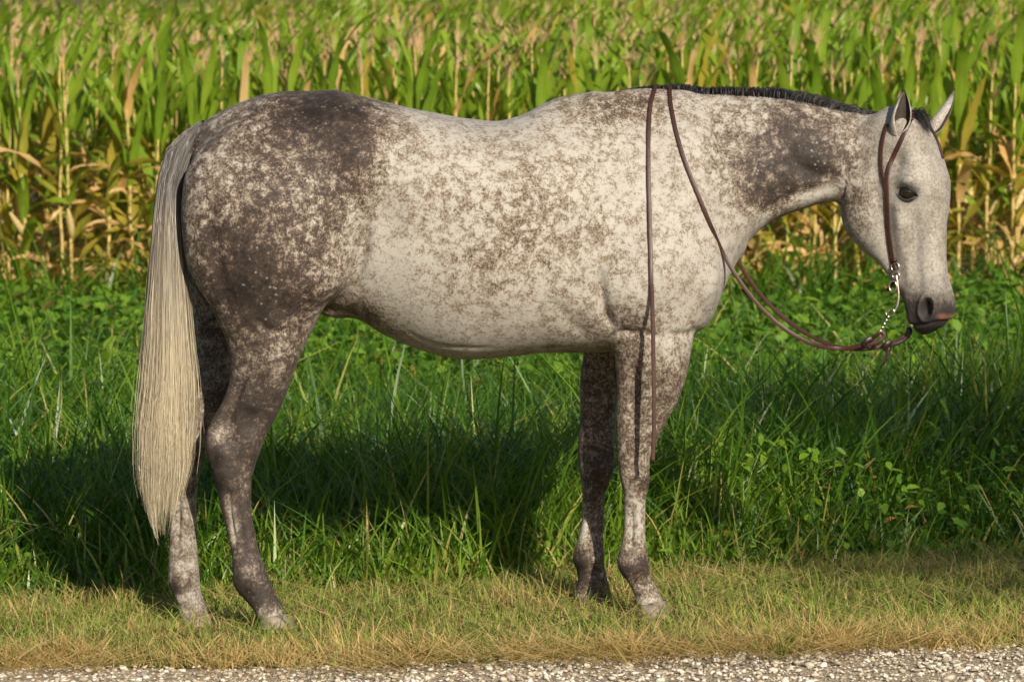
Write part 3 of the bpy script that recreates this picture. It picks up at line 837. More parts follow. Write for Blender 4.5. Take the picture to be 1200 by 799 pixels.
# head: a loft along its own length, turned toward the camera
PSI = math.radians(36.0); HX, HYC = (1091 - CX) / 405.0, -0.115
cph, sph = math.cos(PSI), math.sin(PSI)
def head_local(x, y, z):                                    # y in world (unsheared)
    dx, dy = x - HX, y - HYC
    return dx * cph - dy * sph, dx * sph + dy * cph         # u forward, v to the far side
def head_world(u, v):
    return HX + u * cph + v * sph, HYC - u * sph + v * cph
hrows = np.array([  # py, front, back (photo columns of the middle line), half width px
 (126,1066,1040,10),(133,1072,1034,22),(142,1078,1024,29),(156,1085,1012,34),(177,1093,1004,38.5),(198,1099,1001,40.5),(214,1102,1000,41),(228,1102.5,996,40),(247,1102,994,38.5),
 (265,1101,997,36),(280,1101,1005,33.5),(295,1101,1018,30.5),(311,1102,1036,27),(325,1103.5,1045,25),(339,1106,1053,24.5),(353,1109,1060,25.5),(363,1109,1063,25.5),(372,1106,1066,24),(381,1098,1070,20),(388,1088,1074,12),(392,1082,1077,5)], float)
hz = (1.5 + (HY - hrows[:, 0]) * (12 - .1) / FOC)[::-1]
hu_f = ((hrows[:, 1] - 1091) / .81 / 405.0)[::-1]; hu_b = ((hrows[:, 2] - 1091) / .81 / 405.0)[::-1]; hw = (hrows[:, 3] / 405.0)[::-1]
ix = rng_idx(gx, .88, 1.40); iy = rng_idx(gy, -.42, .30); iz = rng_idx(gz, hz[0] - .03, hz[-1] + .03)
X3, Y3, Z3 = np.meshgrid(gx[ix], gy[iy], gz[iz], indexing='ij')
U, Vv = head_local(X3, Y3 + yoff(X3), Z3)
zf = gz[iz]
Fq, Bq, Wq = (pchip(hz, v, zf)[None, None, :] for v in (hu_f, hu_b, hw))
cc = (Fq * .5 + Bq * .5); aa = (Fq - Bq) * .5
# wider across the cheeks and brows, narrower over the bridge of the nose
eg = pchip(hz, np.interp(hrows[:, 0], [126, 200, 235, 265, 330, 360, 392], [0, -.04, .02, .16, .10, -.05, 0])[::-1], zf)[None, None, :]
dh = section(U - cc, Vv, aa, aa, Wq, 2.5, eg)
dh = np.maximum(dh, np.maximum(hz[0] - Z3, Z3 - hz[-1]))
put(dh, ix, iy, iz, .035)
del X3, Y3, Z3, U, Vv, dh

def surface_nets(Fd, o, h):
    S = Fd < 0
    nx, ny, nz = Fd.shape
    cnt = np.zeros((nx-1, ny-1, nz-1), np.uint8)
    for a in (0, 1):
        for b in (0, 1):
            for c in (0, 1):
                cnt += S[a:nx-1+a, b:ny-1+b, c:nz-1+c]
    act = np.argwhere((cnt > 0) & (cnt < 8))
    vid = np.full((nx-1, ny-1, nz-1), -1, np.int32)
    vid[act[:, 0], act[:, 1], act[:, 2]] = np.arange(len(act))
    acc = np.zeros((len(act), 3)); num = np.zeros(len(act))
    corners = [(a, b, c) for a in (0, 1) for b in (0, 1) for c in (0, 1)]
    for i, p in enumerate(corners):
        for ax in range(3):
            if p[ax] == 0:
                q = list(p); q[ax] = 1
                f0 = Fd[act[:, 0]+p[0], act[:, 1]+p[1], act[:, 2]+p[2]]; f1 = Fd[act[:, 0]+q[0], act[:, 1]+q[1], act[:, 2]+q[2]]
                cr = (f0 < 0) != (f1 < 0)
                t = np.where(cr, f0 / np.where(cr, f0 - f1, 1), 0)
                pt = np.tile(np.array(p, float), (len(act), 1)); pt[:, ax] = t
                acc[cr] += pt[cr]; num[cr] += 1
    V = (act + acc / num[:, None]) * h + np.array(o)
    quads = []
    for ax in range(3):
        u, v = (ax+1) % 3, (ax+2) % 3
        sl0 = [slice(1, -1)]*3; sl1 = [slice(1, -1)]*3
        sl0[ax] = slice(0, -1); sl1[ax] = slice(1, None)
        s0 = S[tuple(sl0)]; s1 = S[tuple(sl1)]
        e = np.argwhere(s0 != s1)
        flip = s0[e[:, 0], e[:, 1], e[:, 2]]
        base = e.copy()
        for k in range(3):
            if k != ax: base[:, k] += 1
        def cell(du, dv):
            c = base.copy(); c[:, u] += du; c[:, v] += dv
            return vid[c[:, 0], c[:, 1], c[:, 2]]
        q = np.stack([cell(-1, -1), cell(0, -1), cell(0, 0), cell(-1, 0)], 1)
        q[~flip] = q[~flip][:, ::-1]
        quads.append(q)
    Q = np.vstack(quads)
    return V, Q[(Q >= 0).all(1)]

def edges_of(Q):
    k = Q.shape[1]
    E = np.vstack([np.stack([Q[:, i], Q[:, (i+1) % k]], 1) for i in range(k)])
    E.sort(axis=1)
    return np.unique(E, axis=0)

def relax(V, E, lam, w=None):
    n = len(V); s = np.zeros_like(V); c = np.zeros(n)
    for a, b in ((0, 1), (1, 0)):
        for k in range(3):
            s[:, k] += np.bincount(E[:, a], V[E[:, b], k], n)
        c += np.bincount(E[:, a], minlength=n)
    d = (s / np.maximum(c, 1)[:, None] - V) * lam
    return V + (d if w is None else d * w[:, None])

def normals(V, Q):
    n = np.cross(V[Q[:, 1]] - V[Q[:, 0]], V[Q[:, 2]] - V[Q[:, 0]])
    N = np.zeros_like(V)
    for i in range(Q.shape[1]):
        for k in range(3):
            N[:, k] += np.bincount(Q[:, i], n[:, k], len(V))
    return N / np.maximum(np.linalg.norm(N, axis=1), 1e-9)[:, None]

V, Q = surface_nets(FIELD, (gx[0], gy[0], gz[0]), H)
del FIELD
E = edges_of(Q)
for it in range(6):
    V = relax(V, E, .6); V = relax(V, E, -.56)

def split_quads(V, Q, sel):
    """every chosen quad into four (edges to unchosen neighbours stay unsplit on their side: fan)"""
    me = np_mesh("tmp", V, Q)
    bm = bmesh.new(); bm.from_mesh(me); bm.faces.ensure_lookup_table()
    ed = {e for i in np.nonzero(sel)[0] for e in bm.faces[i].edges}
    bmesh.ops.subdivide_edges(bm, edges=list(ed), cuts=1, use_grid_fill=True)
    bmesh.ops.triangulate(bm, faces=bm.faces[:])
    bm.verts.index_update()
    V2 = np.array([v.co[:] for v in bm.verts]); T = np.array([[v.index for v in f.verts] for f in bm.faces])
    bm.free(); bpy.data.meshes.remove(me)
    return V2, T
# finer mesh over the head (eye sockets, nostrils, lips)
fc = V[Q].mean(1)
V, Q = split_quads(V, Q, (fc[:, 0] > 1.0) & (fc[:, 2] > .72) & ~((fc[:, 0] < 1.02) & (fc[:, 2] < .9)))
E = edges_of(Q)
for it in range(3):
    V = relax(V, E, .5); V = relax(V, E, -.47)
N = normals(V, Q)
if (N * (V - V.mean(0))).sum() < 0:
    Q = Q[:, ::-1]; N = -N

# ---- muscle, bone and skin relief, in photo columns/rows measured on the horse's own plane
PXv = V[:, 0] * 405 + CX; PYv = HY - (V[:, 2] - 1.5) * 405
disp = np.zeros(len(V))
sidew = np.clip(np.abs(N[:, 1]) * 1.4, 0, 1)
def seg_dist(poly):
    best = np.full(len(V), 1e9)
    for (x0, y0), (x1, y1) in zip(poly[:-1], poly[1:]):
        dx, dy = x1-x0, y1-y0; L = dx*dx+dy*dy
        t = np.clip(((PXv-x0)*dx + (PYv-y0)*dy)/L, 0, 1)
        best = np.minimum(best, np.hypot(PXv-x0-t*dx, PYv-y0-t*dy))
    return best
NEAR = V[:, 1] < 0; FARS = V[:, 1] > 0
def bump(px, py, rx, ry, amp, rot=0.0, side=None):
    c, s = math.cos(rot), math.sin(rot)
    a = ((PXv-px)*c + (PYv-py)*s)/rx; b = (-(PXv-px)*s + (PYv-py)*c)/ry
    d = amp*np.exp(-(a*a+b*b))*sidew
    disp[:] += d if side is None else d*side
def groove(poly, w, depth, side=None):
    """a furrow that fades out at both ends"""
    pts = catmull([(a, b, 0) for a, b in poly], 16)[:, :2]
    best = np.full(len(V), 1e9); tt = np.zeros(len(V))
    near_ = np.nonzero((PXv > pts[:, 0].min()-4*w) & (PXv < pts[:, 0].max()+4*w) & (PYv > pts[:, 1].min()-4*w) & (PYv < pts[:, 1].max()+4*w))[0]
    qx, qy = PXv[near_], PYv[near_]; bb = np.full(len(near_), 1e9); tb = np.zeros(len(near_))
    for i in range(15):
        (x0, y0), (x1, y1) = pts[i], pts[i+1]
        dx, dy = x1-x0, y1-y0
        t = np.clip(((qx-x0)*dx + (qy-y0)*dy)/(dx*dx+dy*dy), 0, 1)
        dd = np.hypot(qx-x0-t*dx, qy-y0-t*dy)
        m = dd < bb; bb[m] = dd[m]; tb[m] = (i+t[m])/15
    best[near_] = bb; tt[near_] = tb
    fade = np.clip(np.minimum(tt, 1-tt)*3.2, 0, 1)
    d = -depth*np.exp(-(best/w)**2)*sidew*fade*fade*(3-2*fade)
    disp[:] += d if side is None else d*side
# triceps and elbow, crease behind and below
bump(752,322,42,46,.020); bump(735,345,26,26,.010)
groove([(701,300),(702,335),(708,362),(718,384)], 6, .014)
groove([(716,383),(745,384),(775,390)], 5, .008)
groove([(770,386),(805,388),(816,378)], 5, .007, NEAR)
bump(790,300,34,40,.010); bump(830,330,18,26,.010)
# shoulder blade edge against neck, hollow in front
groove([(800,150),(822,195),(842,235),(856,275)], 7, .006)
groove([(905,150),(930,190),(960,205),(985,205)], 10, .007); bump(880,185,50,40,.006)
groove([(878,262),(915,235),(955,222),(985,214)], 6, .006)
bump(700,135,70,26,-.006); bump(690,230,50,80,.004)
# loin, hip bone, flank hollow, stifle
bump(430,175,22,28,.008); bump(452,255,28,50,-.012); bump(430,150,60,20,.004)
groove([(424,215),(430,265),(424,305),(414,330),(392,350),(374,362)], 7, .012)
bump(385,325,30,30,.012); bump(300,230,60,70,.006)
groove([(262,200),(258,260),(268,320),(284,372)], 9, .006)
groove([(300,358),(322,378),(350,380)], 4, .004); bump(330,400,24,30,.006)
# gaskin and hock of the near hind leg
for dx, sd, sh in ((0, NEAR, 0), (-60, FARS, 0)):
    groove([(297+dx,425),(280+dx,466),(268+dx,500)], 6, .011, sd)
    bump(302+dx,508,10,16,.006,0,sd); bump(255+dx,508,8,14,.005,0,sd); bump(277+dx,505,9,12,-.005,0,sd); bump(325+dx,440,16,34,.007,.3,sd); bump(272+dx,548,9,10,.004,0,sd)
groove([(276,552),(276,590),(285,645)], 3.2, .008, NEAR); groove([(286,552),(289,600),(296,648)], 4, .003, NEAR); bump(292,664,11,11,.006,0,NEAR); bump(298,684,8,6,-.005,0,NEAR); bump(280,678,6,7,.004,0,NEAR)
groove([(211,560),(210,590),(210,650)], 3.2, .008, FARS); bump(214,674,11,11,.006,0,FARS); bump(218,694,8,6,-.005,0,FARS)
# knees and cannon tendons of the forelegs
for dx, sd in ((0, NEAR), (-46, FARS)):
    bump(748+dx,553,11,11,.006,0,sd); bump(728+dx,554,6,9,.004,0,sd); bump(736+dx,532,8,8,-.004,0,sd); groove([(738+dx,582),(738+dx,615),(736+dx,648)], 3.2, .008, sd)
    bump(744+dx,658,12,10,.007,0,sd); bump(729+dx,663,6,7,.004,0,sd); bump(746+dx,676,8,6,-.004,0,sd); groove([(738+dx,408),(742+dx,465),(738+dx,525)], 7, .009, sd); groove([(768+dx,420),(762+dx,470),(752+dx,520)], 6, .005, sd)
    bump(778+dx,430,16,34,.007,0,sd)
# belly seam and vein, ribs
groove([(470,378),(505,396),(550,402),(590,403)], 2.6, .0024)
groove([(640,340),(668,372),(690,398)], 8, .004)
for k in range(7):
    x0 = 510 + 27*k
    groove([(x0+14,190),(x0+6,270),(x0-14,340)], 7, .0007)
# loose organic unevenness
for k in range(60):
    a = rng.uniform(0, 6.28); f = rng.uniform(8, 38)
    wv = np.array([math.cos(a), rng.uniform(-.6, .6), math.sin(a)])*f
    disp += (.012/f)*np.sin(V@wv + rng.uniform(0, 6.28))*.35
disp *= 1.7
V = V + N*disp[:, None]
V = relax(V, E, .5); V = relax(V, E, -.47)

# ---- head relief in the head's own frame (metres; w measured down the head in photo rows)
Uh, Vh = head_local(V[:, 0], V[:, 1] + yoff(V[:, 0]), V[:, 2])
PYh = HY - (V[:, 2]-1.5)*FOC/(12-.1)
inhead = (PXv > 990) & (PYh < 400) & (PYh > 120) & (Uh > -.33)
def hb(u, py, v, ru, rp, amp, both=True, fn=None):
    """bump at head position; u and v in metres, py a photo row, ru metres, rp rows"""
    for s in ((-1, 1) if both else (1,)):
        q = ((Uh-u)/ru)**2 + ((PYh-py)/rp)**2 + ((Vh-s*v)/.045)**2
        g = np.exp(-q)*inhead
        V[:] += N*(amp*g)[:, None]
EYU = -.044
hb(EYU+.014, 211, .10, .034, 10, 0.0232)            # brow
hb(EYU+.002, 227, .10, .024, 9, -0.0124)            # socket
hb(EYU-.02, 238, .10, .03, 9, 0.0062)
hb(EYU-.03, 188, .10, .03, 15, -0.0170)            # hollow above the eye
hb(-.062, 262, .09, .022, 24, 0.0170)                # facial crest
hb(-.025, 285, .08, .03, 30, -0.0155)               # hollow before it
hb(-.20, 245, .09, .06, 36, 0.0217)
hb(-.115, 268, .09, .022, 30, -0.0093)                 # round cheek
hb(-.10, 306, .07, .03, 20, -0.0109)
hb(.012, 340, .055, .03, 16, 0.0078)                # nostril wing
hb(-.045, 352, .06, .02, 12, -0.0062)
hb(-.055, 374, .05, .012, 7, 0.0062)                # lip corner
hb(-.135, 222, .09, .014, 26, -.0060)            # edge of the jaw muscle
hb(-.005, 305, .075, .014, 26, .0045)             # nasal bone edge
hb(-.052, 322, .065, .012, 16, .0040); hb(-.015, 332, .06, .012, 10, -.0045)
hb(-.085, 345, .06, .018, 14, -.0050)             # bars of the mouth
Nh = normals(V, Q)
# nostril pit: an upright comma
for s in (-1, 1):
    u0, p0 = .006, 360
    du = (Uh-u0)/.0165; dp = (PYh-p0)/10.5
    r = np.hypot(du + .35*dp*.5, dp)
    g = inhead & (Vh*s > .02)
    V += Nh*((-.028*np.exp(-(r**4)) + .006*np.exp(-((r-1.35)/.32)**2))*g)[:, None]
# mouth line
ml = np.abs(PYh - (380 + (Uh+.03)*-60))
V += Nh*((-.0045*np.exp(-(ml/2.2)**2))*(inhead & (Uh > -.075) & (PYh > 368)))[:, None]
hsel = (inhead & (Uh > -.3)).astype(float)
V = relax(V, E, .3, hsel); V = relax(V, E, -.28, hsel)

# ---- coat pattern
PXv = V[:, 0]*405 + CX; PYv = HY - (V[:, 2]-1.5)*405
def blob(px, py, rx, ry, rot=0.0, p=1.0):
    c, s = math.cos(rot), math.sin(rot)
    a = ((PXv-px)*c + (PYv-py)*s)/rx; b = (-(PXv-px)*s + (PYv-py)*c)/ry
    return np.exp(-(a*a+b*b)**p)
dark = np.full(len(V), .16); brown = np.full(len(V), .78); dap = np.full(len(V), .26); skin = np.zeros(len(V))
def add(arr, b, v): arr[:] = arr*(1-b) + v*b
add(dark, blob(285,250,168,175,0,1.0), .56); add(dap, blob(300,250,150,190,0,1.5), .36)
add(dark, blob(262,215,38,60), .34)
add(dark, blob(385,136,54,36,.2), .92); add(dark, blob(415,172,34,50,-.15), .80); add(dark, blob(355,195,50,30), .52)
add(dark, blob(296,322,46,54,-.5), .92); add(dark, blob(330,350,46,24,-.4), .82); add(dark, blob(262,290,22,40), .62)
add(dark, blob(360,285,40,40), .52)
add(dark, blob(235,270,16,70), .38)
add(dark, blob(478,300,52,100,.1), .10); add(dap, blob(478,330,46,80), .08)
add(dark, blob(600,265,120,86,0,1.0), .31); add(dap, blob(600,255,140,105,0,1.2), .32); add(brown, blob(600,260,130,110), .95)
add(dark, blob(560,180,90,30), .22); add(dark, blob(685,250,40,70), .24)
add(dark, blob(725,125,66,26), .50); add(brown, blob(725,125,80,40), .9)
add(dark, blob(800,240,50,70), .17); add(dap, blob(790,300,60,70), .30); add(dark, blob(770,310,46,50), .22)
add(dark, blob(745,372,44,14), .42)
add(dark, blob(912,165,66,46,-.3,.9), .66); add(dark, blob(945,192,54,28,-.2,.9), .80); add(dark, blob(905,222,34,28), .70); add(brown, blob(935,185,110,70), .5); add(dap, blob(925,180,80,60), .40)
add(dark, blob(870,140,40,24), .34)
add(dark, blob(965,222,40,9,-.35), .12)
add(dark, blob(1000,155,26,26), .30)
# belly and flank: shade of the underside painted into the coat
add(dark, blob(430,362,60,16,.5), .42)
# legs
lowleg = 1/(1+np.exp(-(PYv-405)/14.0))
hindm = (PXv < 420); forem = (PXv > 640) & (PXv < 880); nearm = V[:, 1] < 0
add(dark, lowleg*hindm*nearm, .64); add(brown, lowleg*hindm, .55); add(dap, lowleg*hindm, .22)
add(dark, lowleg*hindm*~nearm, .46)
add(dark, blob(266,500,13,12)*nearm*hindm, .30); add(dark, blob(280,600,5,40,-.15)*nearm*hindm, .22)
add(dark, blob(302,660,12,12)*nearm*hindm, .5)
add(dark, blob(285,690,20,11)*nearm*hindm, 1.0); add(dark, blob(318,712,22,14)*nearm*hindm, .26); add(dark, blob(335,425,10,26,.4)*nearm*hindm, .40); add(dark, blob(300,470,12,10)*nearm*hindm, .95); add(dark, blob(290,430,16,14,.3)*nearm*hindm, .45); add(dark, blob(262,530,10,12)*nearm*hindm, .92); add(dark, blob(290,548,9,16)*nearm*hindm, .5); add(dark, blob(262,555,16,28)*nearm*hindm, .85)
add(dark, blob(212,640,40,90,0,2)*~nearm*hindm, .33); add(dark, blob(203,688,10,9)*~nearm*hindm, .85); add(dark, blob(222,682,8,9)*~nearm*hindm, .5)
add(dark, lowleg*forem*nearm, .46); add(brown, lowleg*forem, .85); add(dap, lowleg*forem, .20)
add(dark, blob(752,560,14,12)*nearm*forem, .78); add(dark, blob(742,600,18,36)*nearm*forem, .24); add(dark, blob(750,655,15,12)*nearm*forem, .72); add(dark, blob(727,664,7,9)*nearm*forem, .9)
add(dark, blob(766,700,20,12)*nearm*forem, .18); add(dark, blob(735,430,14,60)*nearm*forem, .5)
add(dark, lowleg*forem*~nearm, .52); add(dark, blob(700,560,24,22)*~nearm*forem, .66); add(dark, blob(680,662,9,14)*~nearm*forem, .95); add(dark, blob(683,625,9,22)*~nearm*forem, .16)  # far foreleg; the sunlit strip on its cannon is painted pale
# head
headw = np.clip((PXv-1000)/30, 0, 1)*(PYv < 400)
add(dark, headw, .27); add(brown, headw, .30); add(dap, headw, .03)
Uh, Vh = head_local(V[:, 0], V[:, 1] + yoff(V[:, 0]), V[:, 2]); PYh = HY - (V[:, 2]-1.5)*FOC/11.9
hm0 = inhead.astype(float)
add(dark, blob(1002,235,24,44), .40); add(dark, hm0*np.exp(-((Uh+.06)/.03)**2)*np.exp(-((PYh-285)/34)**2), .30); add(dark, blob(1075,290,12,45), .24)  # jaw patch; shading of cheek and nose painted into the coat
hm = inhead.astype(float)
add(dark, hm*np.exp(-((PYh-376)/30)**2)*np.clip((PYh-290)/60, 0, 1), .72)
eyer = np.hypot((Uh-EYU)/.036, (PYh-226)/14)
skin += hm*(np.abs(Vh) > .05)*.75*np.exp(-(eyer**4))
mz = hm/(1+np.exp(-(PYh-(370 + (Uh-.0)*-230))/5.0))
skin = np.maximum(skin, mz*.9)
r = np.hypot((Uh-.004)/.019, (PYh-361)/10.5)
skin = np.maximum(skin, hm*np.exp(-r**4)*1.0)
lip = hm*np.exp(-(((Uh-.043)/.011)**2 + ((PYh-370)/4.5)**2))*(PYh < 377)
skin = np.where(lip > .12, 1 + np.clip((lip-.12)*1.1, 0, 1)*.65, skin)

V[:, 1] += yoff(V[:, 0])
horse = empty("horse", tuple(un(520, 722, -.05)))
tag(horse, "dapple grey horse standing side-on in the mown grass, head turned slightly", "horse")
bpy.context.view_layer.update()
Hinv = horse.matrix_world.inverted()
HLOC = np.array(horse.location)
def child(name, me, parent=horse):
    """mesh given in world coordinates, hung under the horse"""
    o = obj(name, me, parent); o.matrix_parent_inverse = parent.matrix_world.inverted(); return o
body_me = np_mesh("horse_body", V, Q, [MAT["coat"]], attrs={"dark": np.clip(dark, 0, 1), "brown": np.clip(brown, 0, 1), "dapple": np.clip(dap, 0, 1), "skin": skin})
body = child("body", body_me)
bvh = BVHTree.FromPolygons([tuple(v) for v in V], [tuple(int(i) for i in t) for t in Q])
def hit(px, py, off=0.0, ymin=None):
    """point of the horse's surface that shows at a photo position, lifted off along the normal"""
    d = un(px, py, 0.0) - CAM; d.normalize()
    loc, nrm, i, dist = bvh.ray_cast(CAM, d, 50)
    if loc is None: return None, None
    if nrm.dot(d) > 0: nrm = -nrm
    return loc + nrm*off, nrm

# ---- strands and tubes
def ribbons(paths, widths, tints, name, mat, face=None):
    """paths (n,k,3): flat hair strands that face the side with a random twist"""
    P = np.asarray(paths); n, k, _ = P.shape
    T = np.gradient(P, axis=1); T /= np.maximum(np.linalg.norm(T, axis=2), 1e-9)[..., None]
    ang = rng.uniform(-1.2, 1.2, n)
    ref = np.stack([np.sin(ang), -np.cos(ang), np.zeros(n)], 1) if face is None else face
    S = np.cross(T, ref[:, None, :]); S /= np.maximum(np.linalg.norm(S, axis=2), 1e-9)[..., None]
    t = np.linspace(0, 1, k)
    w = widths[:, None]*(1 - .75*t[None, :]**2)
    A = P + S*w[..., None]*.5; B = P - S*w[..., None]*.5
    Vv = np.stack([A, B], 2).reshape(-1, 3)
    base = (np.arange(n)[:, None]*k + np.arange(k-1)[None, :])*2
    Fq = np.stack([base, base+1, base+3, base+2], 2).reshape(-1, 4)
    al = np.repeat(np.tile(t, (n, 1)).reshape(-1), 2); ti = np.repeat(np.repeat(tints, k), 2)
    return np_mesh(name, Vv, Fq, [mat], True, {"along": al, "tint": ti})

def tube(path, r, seg=8, mat=None, name="tube", flat=1.0, side=None, closed=False):
    """swept strap or rod; flat<1 thins it along 'side' normals"""
    P = np.asarray([list(p) for p in path], float); n = len(P)
    if closed: T = np.roll(P, -1, 0) - np.roll(P, 1, 0)
    else: T = np.gradient(P, axis=0)
    T /= np.maximum(np.linalg.norm(T, axis=1), 1e-9)[:, None]
    if side is None: side = np.tile([0., -1., 0.], (n, 1))
    side = np.asarray([list(s) for s in side], float)
    side = side - (side*T).sum(1)[:, None]*T
    side /= np.maximum(np.linalg.norm(side, axis=1), 1e-9)[:, None]
    W = np.cross(T, side)
    rr = np.broadcast_to(np.asarray(r, float), (n,))
    an = np.linspace(0, 2*np.pi, seg, endpoint=False) + np.pi/seg
    ca, sa = np.cos(an), np.sin(an)
    if flat < 1:
        ca = np.sign(ca)*np.abs(ca)**.5; sa = np.sign(sa)*np.abs(sa)**.5
    Vv = P[:, None, :] + rr[:, None, None]*(ca[None, :, None]*W[:, None, :] + flat*sa[None, :, None]*side[:, None, :])
    idx = np.arange(n*seg).reshape(n, seg)
    m = n if closed else n-1
    F = []
    for i in range(m):
        a = idx[i]; b = idx[(i+1) % n]
        F.append(np.stack([a, np.roll(a, -1), np.roll(b, -1), b], 1))
    F = np.vstack(F)
    Vv = Vv.reshape(-1, 3)
    if not closed:
        c0 = len(Vv); Vv = np.vstack([Vv, P[0], P[-1]])
        cap = [[idx[0][(j+1) % seg], idx[0][j], c0, c0] for j in range(seg)] + [[idx[-1][j], idx[-1][(j+1) % seg], c0+1, c0+1] for j in range(seg)]
        me = bpy.data.meshes.new(name)
        fl = [tuple(int(q) for q in f) for f in F] + [tuple(int(q) for q in f[:3]) for f in cap]
        me.from_pydata([tuple(v) for v in Vv], [], fl)
        me.polygons.foreach_set("use_smooth", np.ones(len(me.polygons), dtype=bool))
        if mat: me.materials.append(mat)
        return me
    return np_mesh(name, Vv, F, [mat] if mat else [])

# ---- hooves: coronet row, its back and front columns; ground row, back and front columns; y centre
def hoof(cp, cb, cf, gp, gb, gf, yc):
    y = yc + float(yoff(((cb+cf)/2 - CX)/405.0))
    k = (12+y)/FOC
    rows = []
    for t, bulge in ((-.12, .86), (0, 1.0), (.06, 1.05), (.35, 1.03), (.7, 1.02), (.95, 1.01), (1.0, .97)):
        py = cp + (gp-cp)*t; xb = cb + (gb-cb)*t; xf = cf + (gf-cf)*t
        rows.append((1.5 + (HY-py)*k, (xb-CX)*k, (xf-CX)*k, (.043 + .013*t)*bulge))
    seg = 28; Vv = []
    for z, xb, xf, w in rows:
        c = (xb+xf)/2; a = (xf-xb)/2*1.04
        for j in range(seg):
            th = 2*math.pi*j/seg
            cx, sy = math.cos(th), math.sin(th)
            heel = 1 - .16*max(0, -cx)                     # flatter toward the heels
            Vv.append((c + a*cx*heel, y + w*sy*(1 - .12*max(0, cx)), z - (.006*max(0, -cx) if z == rows[1][0] else 0)))
    F = []
    for i in range(len(rows)-1):
        for j in range(seg):
            F.append((i*seg+j, i*seg+(j+1) % seg, (i+1)*seg+(j+1) % seg, (i+1)*seg+j))
    me = bpy.data.meshes.new("hoof")
    me.from_pydata(Vv, [], F + [tuple(range((len(rows)-1)*seg, len(rows)*seg))[::-1]])
    me.polygons.foreach_set("use_smooth", np.ones(len(me.polygons), dtype=bool))
    me.materials.append(MAT["hoof"])
    return child("hoof", me)
hoof(720, 303, 339, 735, 300, 346, -.140)
hoof(721, 208, 247, 736, 206, 252, .090)
hoof(705, 745, 781, 722, 742, 788, -.129)
hoof(699, 673, 715, 716, 668, 720, .128).data.materials[0] = mat_simple("dark_hoof_horn", (0.06, 0.05, 0.042), 0.6, 0, 40, 0.4, 0.4)

# ---- eyes with lids
def eye(s):
    u, v, z = EYU, .0905*s, 1.5 + (HY-226)*11.9/FOC
    x, y = head_world(u, v)
    c = Vector((x, y, z))
    out = Vector((head_world(EYU+.020, v+.10*s)[0]-x, head_world(EYU+.020, v+.10*s)[1]-y, -.012)).normalized()
    loc, nrm, i, d = bvh.ray_cast(c + out*.2, -out, .4)
    c = loc - out*.0135
    fwd = Vector((cph, -sph, -.28)); fwd = (fwd - out*fwd.dot(out)).normalized(); up = out.cross(fwd)
    if up.z < 0: up = -up
    bm = bmesh.new(); bmesh.ops.create_uvsphere(bm, u_segments=24, v_segments=16, radius=.0300)
    bmesh.ops.translate(bm, verts=bm.verts, vec=c)
    for f in bm.faces: f.smooth = True
    me = bpy.data.meshes.new("eyeball"); bm.to_mesh(me); bm.free(); me.materials.append(MAT["eye"])
    o = child("eye", me)
    # almond opening: upper and lower lid as rounded rims
    R = .0316
    for nm, sg, hgt in (("upper_lid", 1, .0200), ("lower_lid", -1, .0185)):
        P, S = [], []
        for t in np.linspace(-1, 1, 15):
            a = t*.0295; b = sg*hgt*(1-abs(t)**2.2)
            dq = math.sqrt(max(R*R - a*a - b*b, 1e-6))
            P.append(c + fwd*a + up*b + out*dq); S.append(out)
        rad = np.array([.0018 + .0018*(1-abs(t)**2) for t in np.linspace(-1, 1, 15)])*(1.25 if sg > 0 else .9)
        lo = child(nm, tube(P, rad, 8, MAT["lid"], nm, 1.0, S)); lo.parent = o; lo.matrix_parent_inverse = Matrix()
        # skin fold outside the rim
        P2 = [c + fwd*(t*.0355) + up*(sg*(hgt+.0050)*(1-abs(t)**2.2)) + out*(math.sqrt(max(.0320**2-(t*.020)**2-(.6*hgt)**2, 1e-6))-.004) for t in np.linspace(-1, 1, 15)]
        lo2 = child("lid_fold", tube(P2, (.0040 if sg > 0 else .0022)*(1-.6*np.linspace(-1, 1, 15)**2), 8, MAT["lid"], "lid_fold", 1.0, S)); lo2.parent = o
        lo2.matrix_parent_inverse = Matrix()
    return o
eye(-1); eye(1)

